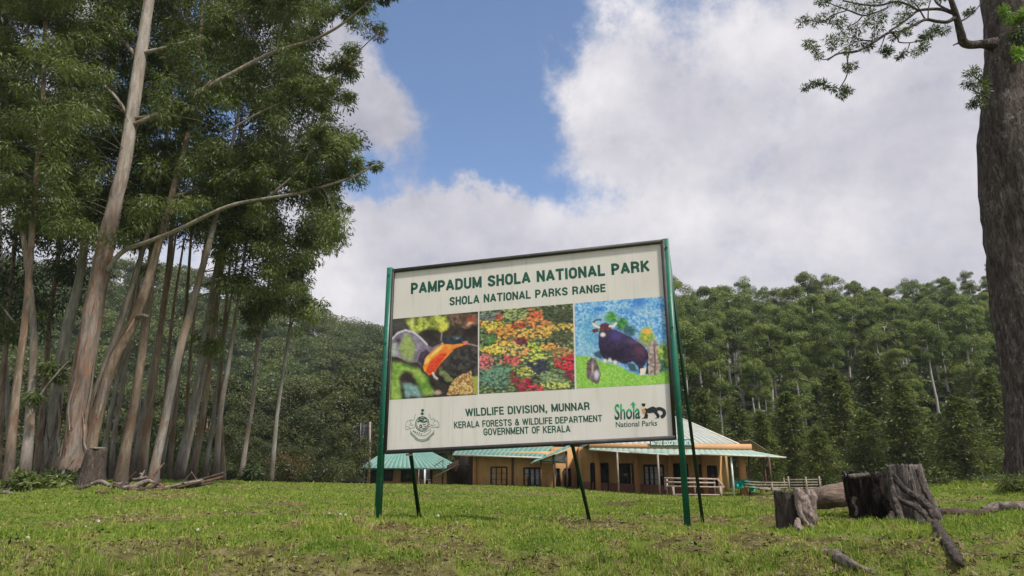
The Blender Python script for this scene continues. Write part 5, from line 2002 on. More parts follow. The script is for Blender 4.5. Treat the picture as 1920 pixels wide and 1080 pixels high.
mb = MB()
mb.add(*flat([(982, 222), (1088, 222), (1072, 292), (1032, 304), (998, 284)], None, .0016, ''))
body = [(1060, 340), (1130, 355), (1200, 320), (1280, 295), (1350, 330), (1382, 400), (1392, 450), (1444, 520), (1432, 590), (1318, 606), (1372, 570), (1350, 520), (1290, 455), (1180, 470), (1122, 462), (1152, 520), (1140, 602), (985, 606), (1050, 570), (1070, 480), (1090, 420)]
mb.add(*flat(body, None, .0015, ''))
ribbon(mb, catmull([(1368, 368), (1450, 356), (1535, 395), (1564, 462), (1540, 530), (1475, 574)], 22), .040, cl, .0017)
mb.build('logo_marten', M['ink_black'], sign)
mb = MB()
mb.add(*flat([(958, 322), (1040, 304), (1062, 350), (1000, 372)], None, .0018, ''))
mb.build('logo_throat', M['ink_cream'], sign)
mb = MB()
mb.add(*flat([(990, 372), (1062, 352), (1082, 450), (1040, 505), (1000, 440)], None, .0018, ''))
mb.build('logo_chest', M['ink_orange'], sign)
mb = MB()
p = SP_(764, 852.5, -.05)
mb.box(p, (.075, .06, .022))
mb.tube([p + np.array([0, 0, .01]), p + np.array([0, .03, .05])], .008, 6)
mb.build('lamp', M['pale_trim'], sign)

# ------------------------------------------------------------------ park buildings
def corr(A, B, C, D, pitch=.34, amp=.035, rows=6):
    """ribbed sheet: eave A-B, ridge D-C (D above A); ribs run from eave to ridge"""
    A, B, C, D = [np.asarray(q, float) for q in (A, B, C, D)]
    n = max(6, int(np.linalg.norm(B - A) / pitch) * 4)
    N = np.cross(B - A, (D + C) / 2 - (A + B) / 2)
    N /= np.linalg.norm(N)
    if N[2] < 0:
        N = -N
    s = np.linspace(0, 1, n + 1)
    prof = np.array([0, 1, 1, 0])[np.arange(n + 1) % 4] * amp
    lo = A + (B - A) * s[:, None] + N * prof[:, None]
    hi = D + (C - D) * s[:, None] + N * prof[:, None]
    V = np.vstack([lo, hi, lo - N * .03, hi - N * .03])
    k = n + 1
    F, mi = [], []
    for q in range(n):
        mi += [1 if q % 4 == 3 else 0, 0, 0]  # valley faces take the tone with the painted rib shade
        F.append((q, q + 1, k + q + 1, k + q))
        F.append((2 * k + q + 1, 2 * k + q, 3 * k + q, 3 * k + q + 1))
        F.append((q + 1, q, 2 * k + q, 2 * k + q + 1))
    return V, F, mi


def wallslab(pA, pB, th=.25):
    """wall whose front runs between two (px, py top, py bottom, Y) columns"""
    a, b = W(pA[0], pA[1], pA[3]), W(pB[0], pB[1], pB[3])
    c, d = W(pB[0], pB[2], pB[3]), W(pA[0], pA[2], pA[3])
    c[0], c[1] = b[0], b[1]
    d[0], d[1] = a[0], a[1]
    n = np.cross(b - a, np.array([0, 0, 1.0]))
    n /= np.linalg.norm(n)
    if n[1] > 0:
        n = -n
    P = [d, c, c - n * th, d - n * th, a, b, b - n * th, a - n * th]
    return P


def fill_opening(root, name, x0, x1, yt, yb, Yf, frame_m, panes=None, glassm=None, curtain=False, bars=0):
    """a dark framed opening on a wall whose distance at column px is Yf(px)"""
    def pt(px, py, off):
        y_ = Yf(px)
        p = W(px, (yt + yb) / 2, y_)
        z = W(px, py, y_)[2]
        return np.array([p[0], y_ - off, z])
    w_ = .09
    mb = MB()
    A, B, C, D = pt(x0, yt, .03), pt(x1, yt, .03), pt(x1, yb, .03), pt(x0, yb, .03)
    for a, b in ((A, B), (B, C), (C, D), (D, A)):
        mb.bar(a, b, .10, .12, up=(0, 1, 0.01))
    fr = mb.build(name, frame_m, root)
    mb = MB()
    n_ = panes or 1
    mb.slab([pt(x0, yt, .012), pt(x0, yb, .012), pt(x1, yb, .012), pt(x1, yt, .012)], .02)
    mb.build('pane' if panes else 'leaf', M['glass'] if panes else M['door_dark'], fr)
    if panes:
        mb = MB()
        for k in range(1, n_):
            x = x0 + (x1 - x0) * k / n_
            mb.bar(pt(x, yt, .04), pt(x, yb, .04), .075, .07, up=(0, 1, 0.01))
        for k in range(1, bars + 1):
            y = yt + (yb - yt) * k / (bars + 1)
            mb.bar(pt(x0, y, .038), pt(x1, y, .038), .03, .03, up=(0, 1, .01))
        mb.build('mullion', frame_m, fr)
        if curtain:
            mb = MB()
            for k in range(n_):
                xa = x0 + (x1 - x0) * (k + .16) / n_
                xb = x0 + (x1 - x0) * (k + .84) / n_
                if curtain == 2 and k == n_ - 1:
                    yy = yt + (yb - yt) * .50
                elif curtain == 3 and k == 0:
                    yy = yt + (yb - yt) * .48
                else:
                    yy = yb - (yb - yt) * .06
                if k == 1:
                    xa += (xb - xa) * .15
                mb.slab([pt(xa, yt + (yb - yt) * .07, .018), pt(xa, yy, .018), pt(xb, yy, .018), pt(xb, yt + (yb - yt) * .07, .018)], .003)
            mb.build('curtain', M['curtain'], fr)
    return fr


def post(root, name, px, yt, yb, Y, w_, m, round_=False, dx=0):
    mb = MB()
    a = W(px, yt, Y)
    b = W(px + dx, yb, Y)
    if not dx:
        b[0], b[1] = a[0], a[1]
    b[2] -= .25
    if round_:
        mb.tube([a, b], w_ / 2, 10)
    else:
        mb.bar(a, b, w_, w_, up=(0, 1, 0))
    return mb.build(name, m, root)


# --- education centre (right)
edu = empty('education_centre', (*on(1240, 50)[:2], on(1240, 50)[2]), 'ochre education centre with pale hip roof, peach fascia and green board', 'building')
Ye = lambda px: 53 + (px - 1090) * (50 - 53) / (1345 - 1090)
mb = MB()
mb.hexa(wallslab((1090, 838, 940, Ye(1090)), (1345, 838, 950, Ye(1345))))
q = wallslab((1345, 838, 950, 50.0), (1362, 838, 950, 60.0))
mb.hexa(q)
mb.build('wall', M['ochre_wall'], edu)
mb = MB()
mb.hexa(wallslab((1090, 903, 940, Ye(1090) - .05), (1345, 914, 950, Ye(1345) - .05), .04))
mb.build('plinth', M['plinth'], edu)
mb = MB()
mb.hexa(wallslab((990, 838, 935, 57.0), (1090, 838, 938, 56.0)))
mb.hexa(wallslab((1090, 838, 938, 56.0), (1092, 838, 938, 53.2)))
mb.build('passage_wall', M['ochre_wall'], edu)
for x0, x1, yt, yb in [(1123, 1140, 869, 922)]:
    fill_opening(edu, 'door', x0, x1, yt, yb, Ye, M['door_dark'])  # open doorway: the dark panel stands in for the unlit inside
fill_opening(edu, 'door', 1262, 1290, 870, 929, Ye, M['door_dark'])
for x0, x1, yt, yb, n_, c_ in [(1158, 1186, 870, 912, 3, 0), (1208, 1244, 872, 913, 4, 2), (1312, 1321, 872, 912, 1, 0), (1328, 1350, 874, 912, 2, 0)]:
    fill_opening(edu, 'window', x0, min(x1, 1344), yt, yb, Ye, M['window_frame'], n_, None, c_, 2)
for x0, x1, yt, yb in [(1043, 1050, 879, 918), (1059, 1070, 879, 918), (1083, 1089, 873, 918), (1108 - 22, 1114 - 22, 869, 920)]:
    fill_opening(edu, 'door', x0, min(x1, 1089.5), yt, yb, lambda px: 57 + (px - 990) * (56 - 57) / 100, M['door_dark'])
fill_opening(edu, 'door', 1108, 1114, 869, 920, Ye, M['door_dark'])
# main hip roof
eL, eR = W(1105, 834.5, 48.6), W(1384, 831, 48.6)
rL, rR = W(1170, 781, 57), W(1272, 785, 57)
eR[2] = eL[2] = (eL[2] + eR[2]) / 2
rR[2] = rL[2] = (rL[2] + rR[2]) / 2
bR, bL = eR + np.array([1.0, 17, 0]), eL + np.array([0, 17, 0])
mb = MB()
mb.add(*corr(eL, eR, rR, rL, .42, .05))
mb.add(*corr(eR, bR, rR + (0, .3, 0), rR, .42, .05))
mb.add(*corr(bL, eL, rL, rL + (0, .3, 0), .42, .05))
mb.build('roof', [M['pale_roof'], M['roof_trough_shade']], edu)
mb = MB()
mb.bar(eR + (0, 0, .03), rR + (0, 0, .05), .22, .06)
mb.bar(rL + (0, 0, .05), rR + (0, 0, .05), .25, .08)
mb.build('ridge_cap', M['pale_trim'], edu)
# peach fascia band
mb = MB()
mb.hexa(wallslab((1105, 832, 841.5, 48.5), (1409, 832.5, 844.5, 48.5), .18))
mb.build('fascia', M['peach'], edu)
# verandah roof strip
pl = [((1104, 842.2), 48.3, (1108, 840.2), 48.45), ((1180, 847.5), 47.3, (1180, 841.3), 48.40), ((1253.5, 851.6), 46.4, (1253.5, 842), 48.38), ((1312, 851.0), 46.3, (1312, 843), 48.38), ((1437, 855.2), 46.2, (1412, 844.6), 48.38)]
mb, mt = MB(), MB()
for (f0, Y0, b0, Yb0), (f1, Y1, b1, Yb1) in zip(pl[:-1], pl[1:]):
    mb.add(*corr(W(*f0, Y0), W(*f1, Y1), W(*b1, Yb1), W(*b0, Yb0), .4, .02))
    mt.bar(W(f0[0], f0[1] + .8, Y0 - .02), W(f1[0], f1[1] + .8, Y1 - .02), .03, .09)
mb.add(*corr(W(1437, 855.2, 46.2), W(1474, 857.0, 47.0), W(1440, 851, 52), W(1412, 845.6, 48.38), .4, .02))
mt.bar(W(1437, 856, 46.18), W(1474, 857.8, 46.98), .03, .10)
mb.build('verandah_roof', [M['pale_green_roof'], M['roof_trough_shade']], edu)
mt.build('eave_trim', M['pale_trim'], edu)
# small gabled porch at the right end
a, b, c_ = W(1383, 830, 51), W(1405, 825.5, 51), W(1443, 849.5, 51)
back = np.array([0, 6, 0])
mb = MB()
mb.add(*corr(c_, c_ + back, b + back, b, .4, .03))
mb.slab([a, b, b + back, a + back], .05)
mb.build('porch_roof', [M['pale_roof'], M['roof_trough_shade']], edu)
mb = MB()
mb.slab([a + (0, .3, -.08), W(1408, 846, 51.3), c_ + (-.3, .3, -.05), b + (0, .3, -.1)], .06)
mb.build('porch_gable', M['column'], edu)
mb = MB()
mb.bar(b + (0, -.03, .02), c_ + (0, -.03, .02), .08, .12, up=(0, 1, 0))
mb.bar(a + (0, -.03, .02), b + (0, -.03, .02), .08, .12, up=(0, 1, 0))
mb.build('porch_trim', M['tower_steel'], edu)
for px, yt, yb, Y, w_, m in [(1119.5, 845, 922, 51.8, .36, 'column'), (1192, 849, 927, 51.3, .38, 'column'), (1255, 851, 929, 50.7, .34, 'column'), (1318, 852, 929, 50.1, .30, 'column'), (1388.5, 850, 929, 47.6, .40, 'column')]:
    post(edu, 'column', px, yt, yb, Y, w_, M[m])
for px, yt, yb, Y, w_, m, dx in [(1157, 847, 922, 47.3, .13, 'steel_pipe', 0), (1233, 851, 927, 46.6, .13, 'steel_pipe', 0), (1370.5, 856, 927, 46.5, .13, 'white_pipe', 6), (1404, 852, 926, 47.6, .12, 'rust_post', 2), (1431, 853, 924, 51, .17, 'rust_post', 0), (1441, 853, 924, 53, .17, 'rust_post', 0)]:
    post(edu, 'verandah_post', px, yt, yb, Y, w_, M[m], True, dx)
mb = MB()
for px, py, w_, h_ in [(1249.5, 887, .10, .24), (1298, 889, .16, .07)]:
    mb.box(W(px, py, Ye(px) - .06), (w_, .05, h_))
mb.build('meter_box', M['pale_trim'], edu)
# name board on the fascia
nb = MB()
A = [W(1218.5, 823.5, 48.35), W(1300, 823.0, 48.35), W(1300, 837.6, 48.35), W(1218.5, 836.8, 48.35)]
nb.slab([A[0], A[3], A[2], A[1]], .05)
o = nb.build('name_board', M['sign_green'], edu)


def plane_map(corners, off):
    c = [np.asarray(q) + np.array([0, -off, 0]) for q in corners]

    def fmap(s, t):
        s = np.asarray(s)[..., None]
        t = np.asarray(t)[..., None]
        return (c[0] * (1 - s) + c[1] * s) * (1 - t) + (c[2] * (1 - s) + c[3] * s) * t
    return fmap


lettering('NATURE EDUCATION CENTRE', [W(1220.5, 826.5, 48.35), W(1297.5, 825.8, 48.35), W(1220.5, 834.6, 48.35), W(1297.5, 834.8, 48.35)], o, M['white_paint'], .2, .012, mapper=plane_map)

# --- ochre wing in the middle
wing = empty('ochre_wing', (*on(960, 55)[:2], on(960, 55)[2]), 'low ochre wing with green ribbed roof and two curtained windows', 'building')
Yw = lambda px: 56 + (px - 887) * (54 - 56) / (1040 - 887)
mb = MB()
mb.hexa(wallslab((887, 846, 926, Yw(887)), (1040, 846, 930, Yw(1040))))
mb.build('wall', M['ochre_wall'], wing)
mb = MB()
mb.hexa(wallslab((863, 846, 922, 64), (886.8, 846, 926, 56.1), .2))
mb.hexa(wallslab((838, 873, 922, 68), (863, 860, 922, 64.05), .2))
mb.build('side_wall', M['dark_wood_wall'], wing)
fill_opening(wing, 'window', 920.5, 950, 876, 909.5, Yw, M['window_frame'], 3, None, 2, 2)
fill_opening(wing, 'window', 982.5, 1013, 877.5, 911, Yw, M['window_frame'], 3, None, 3, 2)
a, b = W(848.5, 851.5, 55.0), W(1018, 857.0, 53.0)
c_, d = W(1048, 826, 60), W(872, 822, 62)
mb = MB()
mb.add(*corr(a, b, c_, d, .36, .05))
mb.add(*corr(b + (0, 14, 0), a + (0, 14, 0), d + (0, .4, 0), c_ + (0, .4, 0), .36, .05))
mb.build('roof', [M['green_roof'], M['green_trough_shade']], wing)
mb = MB()
mb.bar(a + (0, -.02, -.05), b + (0, -.02, -.05), .04, .13, up=(0, 0, 1))
mb.build('eave_trim', M['pale_trim'], wing)
post(wing, 'rain_pipe', 961, 856, 914, Yw(961) - .12, .16, M['rust_post'], True)
for px in (888.5,):
    post(wing, 'corner_pilaster', px + 2.2, 853, 914, Yw(px) - .04, .22, M['column'])
# side lean-to with its pale edge, dark openings under it
mb = MB()
P4 = [W(862, 870.5, 57), W(814.5, 894, 59), W(828, 889, 69), W(856, 874, 69)]
mb.slab(P4, .05)
mb.build('lean_to_roof', M['pale_roof'], wing)
mb = MB()
mb.bar(W(832, 862, 60), W(815, 873.5, 60), .14, .05)
for px, yt, yb in [(830.5, 863, 905), (843, 867, 905), (829, 893, 913)]:
    mb.bar(W(px, yt, 60), W(px, yb, 60), .07, .07, up=(0, 1, 0))
mb.build('lean_to_post', M['rust_post'], wing)
for x0, x1, yt in [(871.5, 877, 874), (878.5, 885, 872)]:
    fill_opening(wing, 'door', x0, x1, yt, 912, lambda px: 64 + (px - 863) * (56.1 - 64) / 23.8 - .05, M['door_dark'])
# green canopy over the passage on the right of the wing
mb = MB()
mb.add(*corr(W(994.5, 868.5, 51), W(1069, 839.0, 51), W(1068, 834.5, 55.5), W(1008, 859, 55.5), .5, .03))
mb.build('canopy', [M['green_roof'], M['green_trough_shade']], wing)
mb = MB()
mb.slab([W(1003, 867.5, 51.6), W(1062, 869, 51.6), W(1062, 845, 51.6)], .04)
mb.build('canopy_gable', M['pale_trim'], wing)
mb = MB()
mb.bar(W(994.5, 869.2, 50.97), W(1069, 839.7, 50.97), .04, .10, up=(0, 1, 0))
mb.build('canopy_trim', M['pale_trim'], wing)
for px, yt in [(1014, 862), (1037.5, 853), (1062, 846)]:
    post(wing, 'canopy_post', px, yt, 916, 51.4, .13, M['rust_post'])
mb = MB()
mb.bar(W(1012, 865.5, 51.35), W(1058, 866, 51.35), .07, .10, up=(0, 1, 0))
mb.build('canopy_beam', M['rust_post'], wing)

# --- far green roofed house on the left
hut = empty('green_roofed_house', (*on(765, 76)[:2], on(765, 76)[2]), 'small brown house under a low teal hip roof, left of the ochre wing', 'building')
Yh = lambda px: 76.0
mb = MB()
mb.hexa(wallslab((690, 878, 925, 76), (846, 878, 925, 76), .25))
mb.hexa(wallslab((690, 878, 925, 76.01), (700, 878, 925, 84), .25))
mb.build('wall', M['brick_wall'], hut)
for x0, x1, yt, yb in [(693, 706, 881, 912), (719, 736, 881, 901), (752.5, 776, 881, 903)]:
    fill_opening(hut, 'window', x0, x1, yt, yb, Yh, M['door_dark'], 3, None, 0, 1)
fill_opening(hut, 'door', 799, 810, 881, 913, Yh, M['door_dark'])
eL, eR = W(672.5, 877.2, 74), W(863, 878.5, 74)
rL, rR = W(721, 846.5, 79), W(806, 846.5, 79)
eL[2] = eR[2] = (eL[2] + eR[2]) / 2
mb = MB()
mb.add(*corr(eL, eR, rR, rL, .5, .05))
mb.add(*corr(eR, eR + (0, 10, 0), rR + (0, .3, 0), rR, .5, .05))
mb.add(*corr(eL + (0, 10, 0), eL, rL, rL + (0, .3, 0), .5, .05))
mb.build('roof', [M['green_roof'], M['green_trough_shade']], hut)
mb = MB()
mb.bar(eL + (0, -.03, -.08), eR + (0, -.03, -.08), .05, .16)
mb.build('eave_trim', M['dark_green'], hut)


# --- water tanks
def tank_np(p, r, h):
    prof = [(0, 0), (r, 0)]
    for k in range(7):
        z = h * .08 + k * h * .11
        prof += [(r, z), (r * .955, z + h * .025), (r * .955, z + h * .065), (r, z + h * .09)]
    prof += [(r, h * .86), (r * .8, h * .95), (r * .35, h), (r * .35, h * 1.06), (0, h * 1.06)]
    seg = 20
    a = np.arange(seg) * 2 * math.pi / seg
    V = np.array([[p[0] + q[0] * math.cos(t), p[1] + q[0] * math.sin(t), p[2] + q[1]] for q in prof for t in a])
    F = [(i * seg + j, i * seg + (j + 1) % seg, (i + 1) * seg + (j + 1) % seg, (i + 1) * seg + j) for i in range(len(prof) - 1) for j in range(seg)]
    return V, F


Yt = 66.0
tb = on(678, Yt)
tow = empty('water_tower', tb, 'black ribbed water tank on a tall rusty steel stand with side pole', 'water tower')
top = W(679, 822, Yt)
s_ = mpp(850, Yt)
mb = MB()
mb.add(*tank_np((top[0], Yt, top[2]), 12.2 * s_, 25 * s_))
mb.build('tank', M['tank_black'], tow, True)
mb = MB()
mb.box((top[0] - 1.5 * s_, Yt, top[2] - .06), (34 * s_, 1.5, .10))
mb.build('platform', M['tower_steel'], tow)
tz, bz = top[2] - .1, tb[2] - .3
lg = [(-16 * s_, -.6, -26 * s_, -.9), (13 * s_, -.6, 10 * s_, -.9), (-13 * s_, .6, -20 * s_, .9), (14 * s_, .6, 14 * s_, .9)]
for x0, y0, x1, y1 in lg:
    mb = MB()
    mb.bar((top[0] + x0, Yt + y0, tz), (top[0] + x1, Yt + y1, bz), .10, .10, up=(0, 1, 0))
    mb.build('leg', M['tower_steel'], tow)
mb = MB()
L = lambda k, t: np.array([top[0] + lg[k][0] * (1 - t) + lg[k][2] * t, Yt + lg[k][1] * (1 - t) + lg[k][3] * t, tz * (1 - t) + bz * t])
for t in (.5, .85):
    for a, b in ((0, 1), (1, 3), (2, 3), (0, 2)):
        mb.bar(L(a, t), L(b, t), .06, .06)
for t0, t1 in ((.5, .85),):
    mb.bar(L(0, t0), L(1, t1), .05, .05)
    mb.bar(L(1, t0), L(0, t1), .05, .05)
    mb.bar(L(2, t0), L(3, t1), .05, .05)
mb.build('brace', M['tower_steel'], tow)
mb = MB()
mb.tube([W(676.5, 793, Yt - .75), W(675.5, 884, Yt - .95)], .035, 6)
mb.build('down_pipe', M['steel_pipe'], tow)
mb = MB()
a = W(694, 791, Yt - 1)
b = W(692, 912, Yt - 1)
mb.tube([a, b], .10, 8)
mb.build('pole', M['steel_pipe'], tow)

tk = empty('water_tank', on(796, 72), 'dark water tank on a low stand in front of the teal roofed house', 'water tank')
s_ = mpp(890, 72)
b = W(796, 899, 72)
mb = MB()
mb.add(*tank_np(b, 10 * s_, 19 * s_))
mb.build('tank', M['tank_black'], tk, True)
mb = MB()
for dx in (-9, 9):
    for dy in (-.5, .5):
        mb.bar((b[0] + dx * s_, 72 + dy, b[2]), (b[0] + dx * s_, 72 + dy, b[2] - 1.2), .1, .1, up=(0, 1, 0))
mb.box((b[0], 72, b[2] - .05), (21 * s_, 1.2, .08))
mb.build('stand', M['tower_steel'], tk)
mb = MB()
mb.tube([W(796.5, 880, 71.2), W(796, 914, 71.2)], .085, 8)
mb.build('pole', M['white_pipe'], tk)
mb = MB()
mb.tube([W(785.5, 880, 71.3), W(784, 912, 71.3)], .04, 8)
mb.build('pipe', M['steel_pipe'], tk)

# --- timber bench rail in front of the verandah
bn = empty('timber_bench', on(1300, 46), 'pale timber bench with three rail back in front of the verandah', 'bench')


def rail(root, name, pts, Y, w_, m, h_=None):
    mb = MB()
    P = [W(p[0], p[1], p[2] if len(p) > 2 else Y) for p in pts]
    for a, b in zip(P[:-1], P[1:]):
        mb.bar(a, b, w_, h_ or w_, up=(0, 0, 1))
    return mb.build(name, m, root)


for y0, y1, x0, x1 in [(896.5, 898.2, 1245.5, 1346), (904, 905.5, 1249, 1341)]:
    rail(bn, 'back_rail', [(x0, y0), (x1, y1)], 46.4, .11, M['bench_wood'])
rail(bn, 'seat', [(1252, 911.5, 46.1), (1357, 913.5, 46.0)], 46, .42, M['bench_wood'], .09)
for px, yt, yb, Y, w_ in [(1246.5, 896, 911, 46.5, .10), (1250, 898, 927, 46.4, .11), (1301, 898, 926, 46.5, .09), (1339, 898, 927, 46.5, .10)]:
    post(bn, 'leg', px, yt, yb, Y, w_, M['bench_wood'])
for px in (1262, 1350.5):
    post(bn, 'leg', px, 913, 927, 45.8, .13, M['bench_wood'])
rail(bn, 'arm_rail', [(1345, 898.5, 46.4), (1357, 913, 45.9)], 46, .09, M['bench_wood'])
rail(bn, 'foot_rail', [(1262, 927.0, 45.8), (1350, 928, 45.8)], 46, .08, M['bench_wood'])

# --- log rail fence
fe = empty('rail_fence', on(1480, 48), 'rustic log rail fence at the far right edge of the lawn', 'fence')
for px, yt, Y in [(1426, 905, 47), (1447, 905, 47), (1469.5, 896, 48.3), (1477.5, 893, 47.8), (1510.5, 894, 48), (1535.5, 892.5, 48.2)]:
    post(fe, 'post', px, yt, 922, Y, .11, M['rail_wood'], True)
for k in range(4):
    rail(fe, 'rail', [(1470, 899.5 + k * 5.2, 48), (1540, 899 + k * 5.0, 48.3)], 48, .07, M['rail_wood'])
for k in range(3):
    rail(fe, 'rail', [(1396, 902.5 + k * 5.2, 46.8), (1424, 904.5 + k * 5.0, 46.9), (1476, 905 + k * 4.6, 47.7)], 47, .085, M['rail_wood'])
rail(fe, 'rail', [(1424, 916.5, 46.8), (1462, 918.5, 47.4)], 47, .16, M['rail_wood'])

# --- green shade net thrown over the rail
net = MB()
nx, ny = 30, 14
U_, V_ = np.meshgrid(np.linspace(0, 1, nx), np.linspace(0, 1, ny))
P = []
for u, v in zip(U_.ravel(), V_.ravel()):
    px = 1376 + 43 * u
    yt = 899 + 2.5 * math.sin(u * 9) + 2 * u
    yb = 914 + 3.0 * math.sin(u * 7 + 1) - 2 * math.sin(u * 17)
    if u > .72:
        yb = 921
    p = W(px, yt + (yb - yt) * v, 47.3 - .25 * v)
    p[1] += .16 * math.sin(u * 26 + v * 2) * (.4 + v) + .1 * math.sin(u * 11 - v * 5)
    P.append(p)
F = [(a * nx + b, a * nx + b + 1, (a + 1) * nx + b + 1, (a + 1) * nx + b) for a in range(ny - 1) for b in range(nx - 1)]
k = len(P)
P2 = [q + np.array([0, .02, 0]) for q in P]
net.add(P + P2, F + [tuple(k + i for i in f[::-1]) for f in F])
o = net.build('shade_net', M['shade_net'], None, True)
tag(o, 'crumpled green shade net hung behind the end column of the verandah', 'netting')

# ------------------------------------------------------------------ the big tree on the right
bt = empty('big_tree', on(1930, 13), 'massive dark fissured tree at the right edge with a leafy branch overhead', 'tree')
Yb = 13.0
TR = [(1950, 930, 122), (1949, 905, 113), (1948, 850, 108), (1945, 750, 106), (1938, 620, 116), (1926, 500, 122), (1915, 380, 132), (1909, 260, 132), (1904, 150, 106), (1905, 60, 100), (1907, -20, 106), (1908, -120, 96)]
P = np.array([[*W(a, b, Yb), c * mpp(b, Yb) / 2] for a, b, c in TR])
Q = catmull(P, 60)
Q[0, 2] = min(Q[0, 2], g1(*Q[0, :2]) - .2)
V1, F1 = tube_np(Q[:, :3], Q[:, 3], 40, True, 0.045, 3)
r = np.random.default_rng(4)
V1 = V1 + np.stack([fbm(V1[:, 2] * 1.5, np.arctan2(V1[:, 1] - Yb, V1[:, 0] - 9.5) * 6, 1.3, 3, k) - .5 for k in (1, 5, 9)], 1) * .07
mesh_np('trunk', V1, F1, M['dark_bark'], bt, True)
LM = [  # px, py, width px, Y
    [(1868, 84, 30, 12.9), (1845, 82, 17, 12.7), (1820, 84, 15, 12.5), (1806, 79, 15, 12.4), (1801, 62, 14, 12.3), (1794, 34, 12, 12.2), (1786, 8, 10, 12.1), (1776, -20, 7, 12.0)],
    [(1808, 82, 7, 12.4), (1797, 81, 4, 12.35), (1787, 85, 2, 12.3)],
    [(1793, 32, 8, 12.2), (1776, 41, 6.5, 12.1), (1756, 40, 6, 12.0), (1735, 37, 5.5, 11.9), (1712, 48, 5, 11.8), (1685, 60, 5, 11.7), (1665, 62, 5, 11.6), (1640, 78, 5, 11.5), (1612, 94, 5, 11.4), (1592, 98, 4.5, 11.4), (1570, 101, 4, 11.3), (1552, 113, 2.5, 11.2)],
    [(1790, 26, 7, 12.2), (1768, 18, 6, 12.2), (1745, 17, 5.5, 12.2), (1722, 20, 5, 12.1), (1708, 30, 4.5, 12.0), (1690, 44, 4, 11.9), (1668, 58, 4, 11.8)],
    [(1790, 24, 5, 12.3), (1770, 15, 4, 12.4), (1755, 4, 3.5, 12.5), (1748, -15, 3, 12.6)],
    [(1592, 98, 3, 11.4), (1589, 112, 3, 11.4), (1590, 128, 2.6, 11.4), (1586, 146, 2.4, 11.4), (1574, 166, 2, 11.4)],
    [(1574, 166, 1.8, 11.4), (1555, 163, 1.6, 11.4), (1530, 156, 1.4, 11.3), (1512, 163, 1.2, 11.3)],
    [(1570, 101, 2.5, 11.3), (1545, 112, 2, 11.2), (1530, 98, 1.6, 11.2), (1516, 84, 1.2, 11.2)],
    [(1668, 58, 3, 11.7), (1683, 72, 3, 11.7), (1686, 79, 2.5, 11.7), (1706, 80, 2, 11.7), (1732, 75, 1.5, 11.7)],
    [(1706, 80, 2, 11.7), (1700, 95, 1.6, 11.7), (1680, 110, 1.2, 11.7)],
    [(1722, 20, 4, 12.0), (1705, 10, 4, 12.0), (1680, 3, 4, 12.1), (1650, 10, 4, 12.1), (1620, 9, 3.5, 12.1), (1580, 1, 3, 12.1)],
    [(1665, 14, 3, 11.9), (1640, 24, 3, 11.8), (1618, 29, 3, 11.7), (1590, 19, 2.6, 11.6), (1560, 8, 2, 11.6), (1538, -4, 1.6, 11.6)],
    [(1618, 29, 2.5, 11.7), (1606, 42, 2.2, 11.6), (1590, 50, 1.6, 11.5)],
    [(1590, 19, 2.4, 11.6), (1562, 28, 2.2, 11.5), (1540, 42, 1.8, 11.5), (1520, 38, 1.4, 11.4), (1502, 42, 1, 11.4)],
    [(1540, 42, 1.6, 11.5), (1566, 46, 1.5, 11.5), (1578, 58, 1.2, 11.4)],
    [(1735, 37, 3, 11.9), (1720, 12, 2.4, 11.9), (1708, 0, 2, 11.9), (1700, -15, 2, 11.9)],
    [(1740, 36, 2.5, 11.9), (1741, 15, 2, 11.9), (1745, 0, 2, 11.9)],
    [(1640, 78, 3, 11.5), (1615, 76, 2.4, 11.5), (1595, 84, 2, 11.4), (1572, 98, 1.5, 11.3)],
    [(1801, 40, 4, 12.3), (1818, 30, 3, 12.4), (1840, 5, 2.4, 12.6), (1838, -10, 2, 12.6)],
    [(1660, 64, 2.2, 11.6), (1655, 80, 1.8, 11.6), (1650, 92, 1.4, 11.6)],
    [(1860, 160, 5, 12.5), (1840, 152, 3, 12.3), (1822, 140, 1.6, 12.2)],
    [(1855, 185, 4, 12.5), (1835, 175, 2.5, 12.3), (1820, 168, 1.5, 12.2)],
]
for l in LM:
    br = MB()
    P = np.array([[*W(a, b, y_), c * mpp(b, y_) / 2] for a, b, c, y_ in l])
    Q = catmull(P, len(l) * 4)
    br.add(*tube_np(Q[:, :3], np.maximum(Q[:, 3], .004), 8, True, .05))
    mesh_np('branch', np.array(br.v), br.f, M['dark_bark'], bt, True)

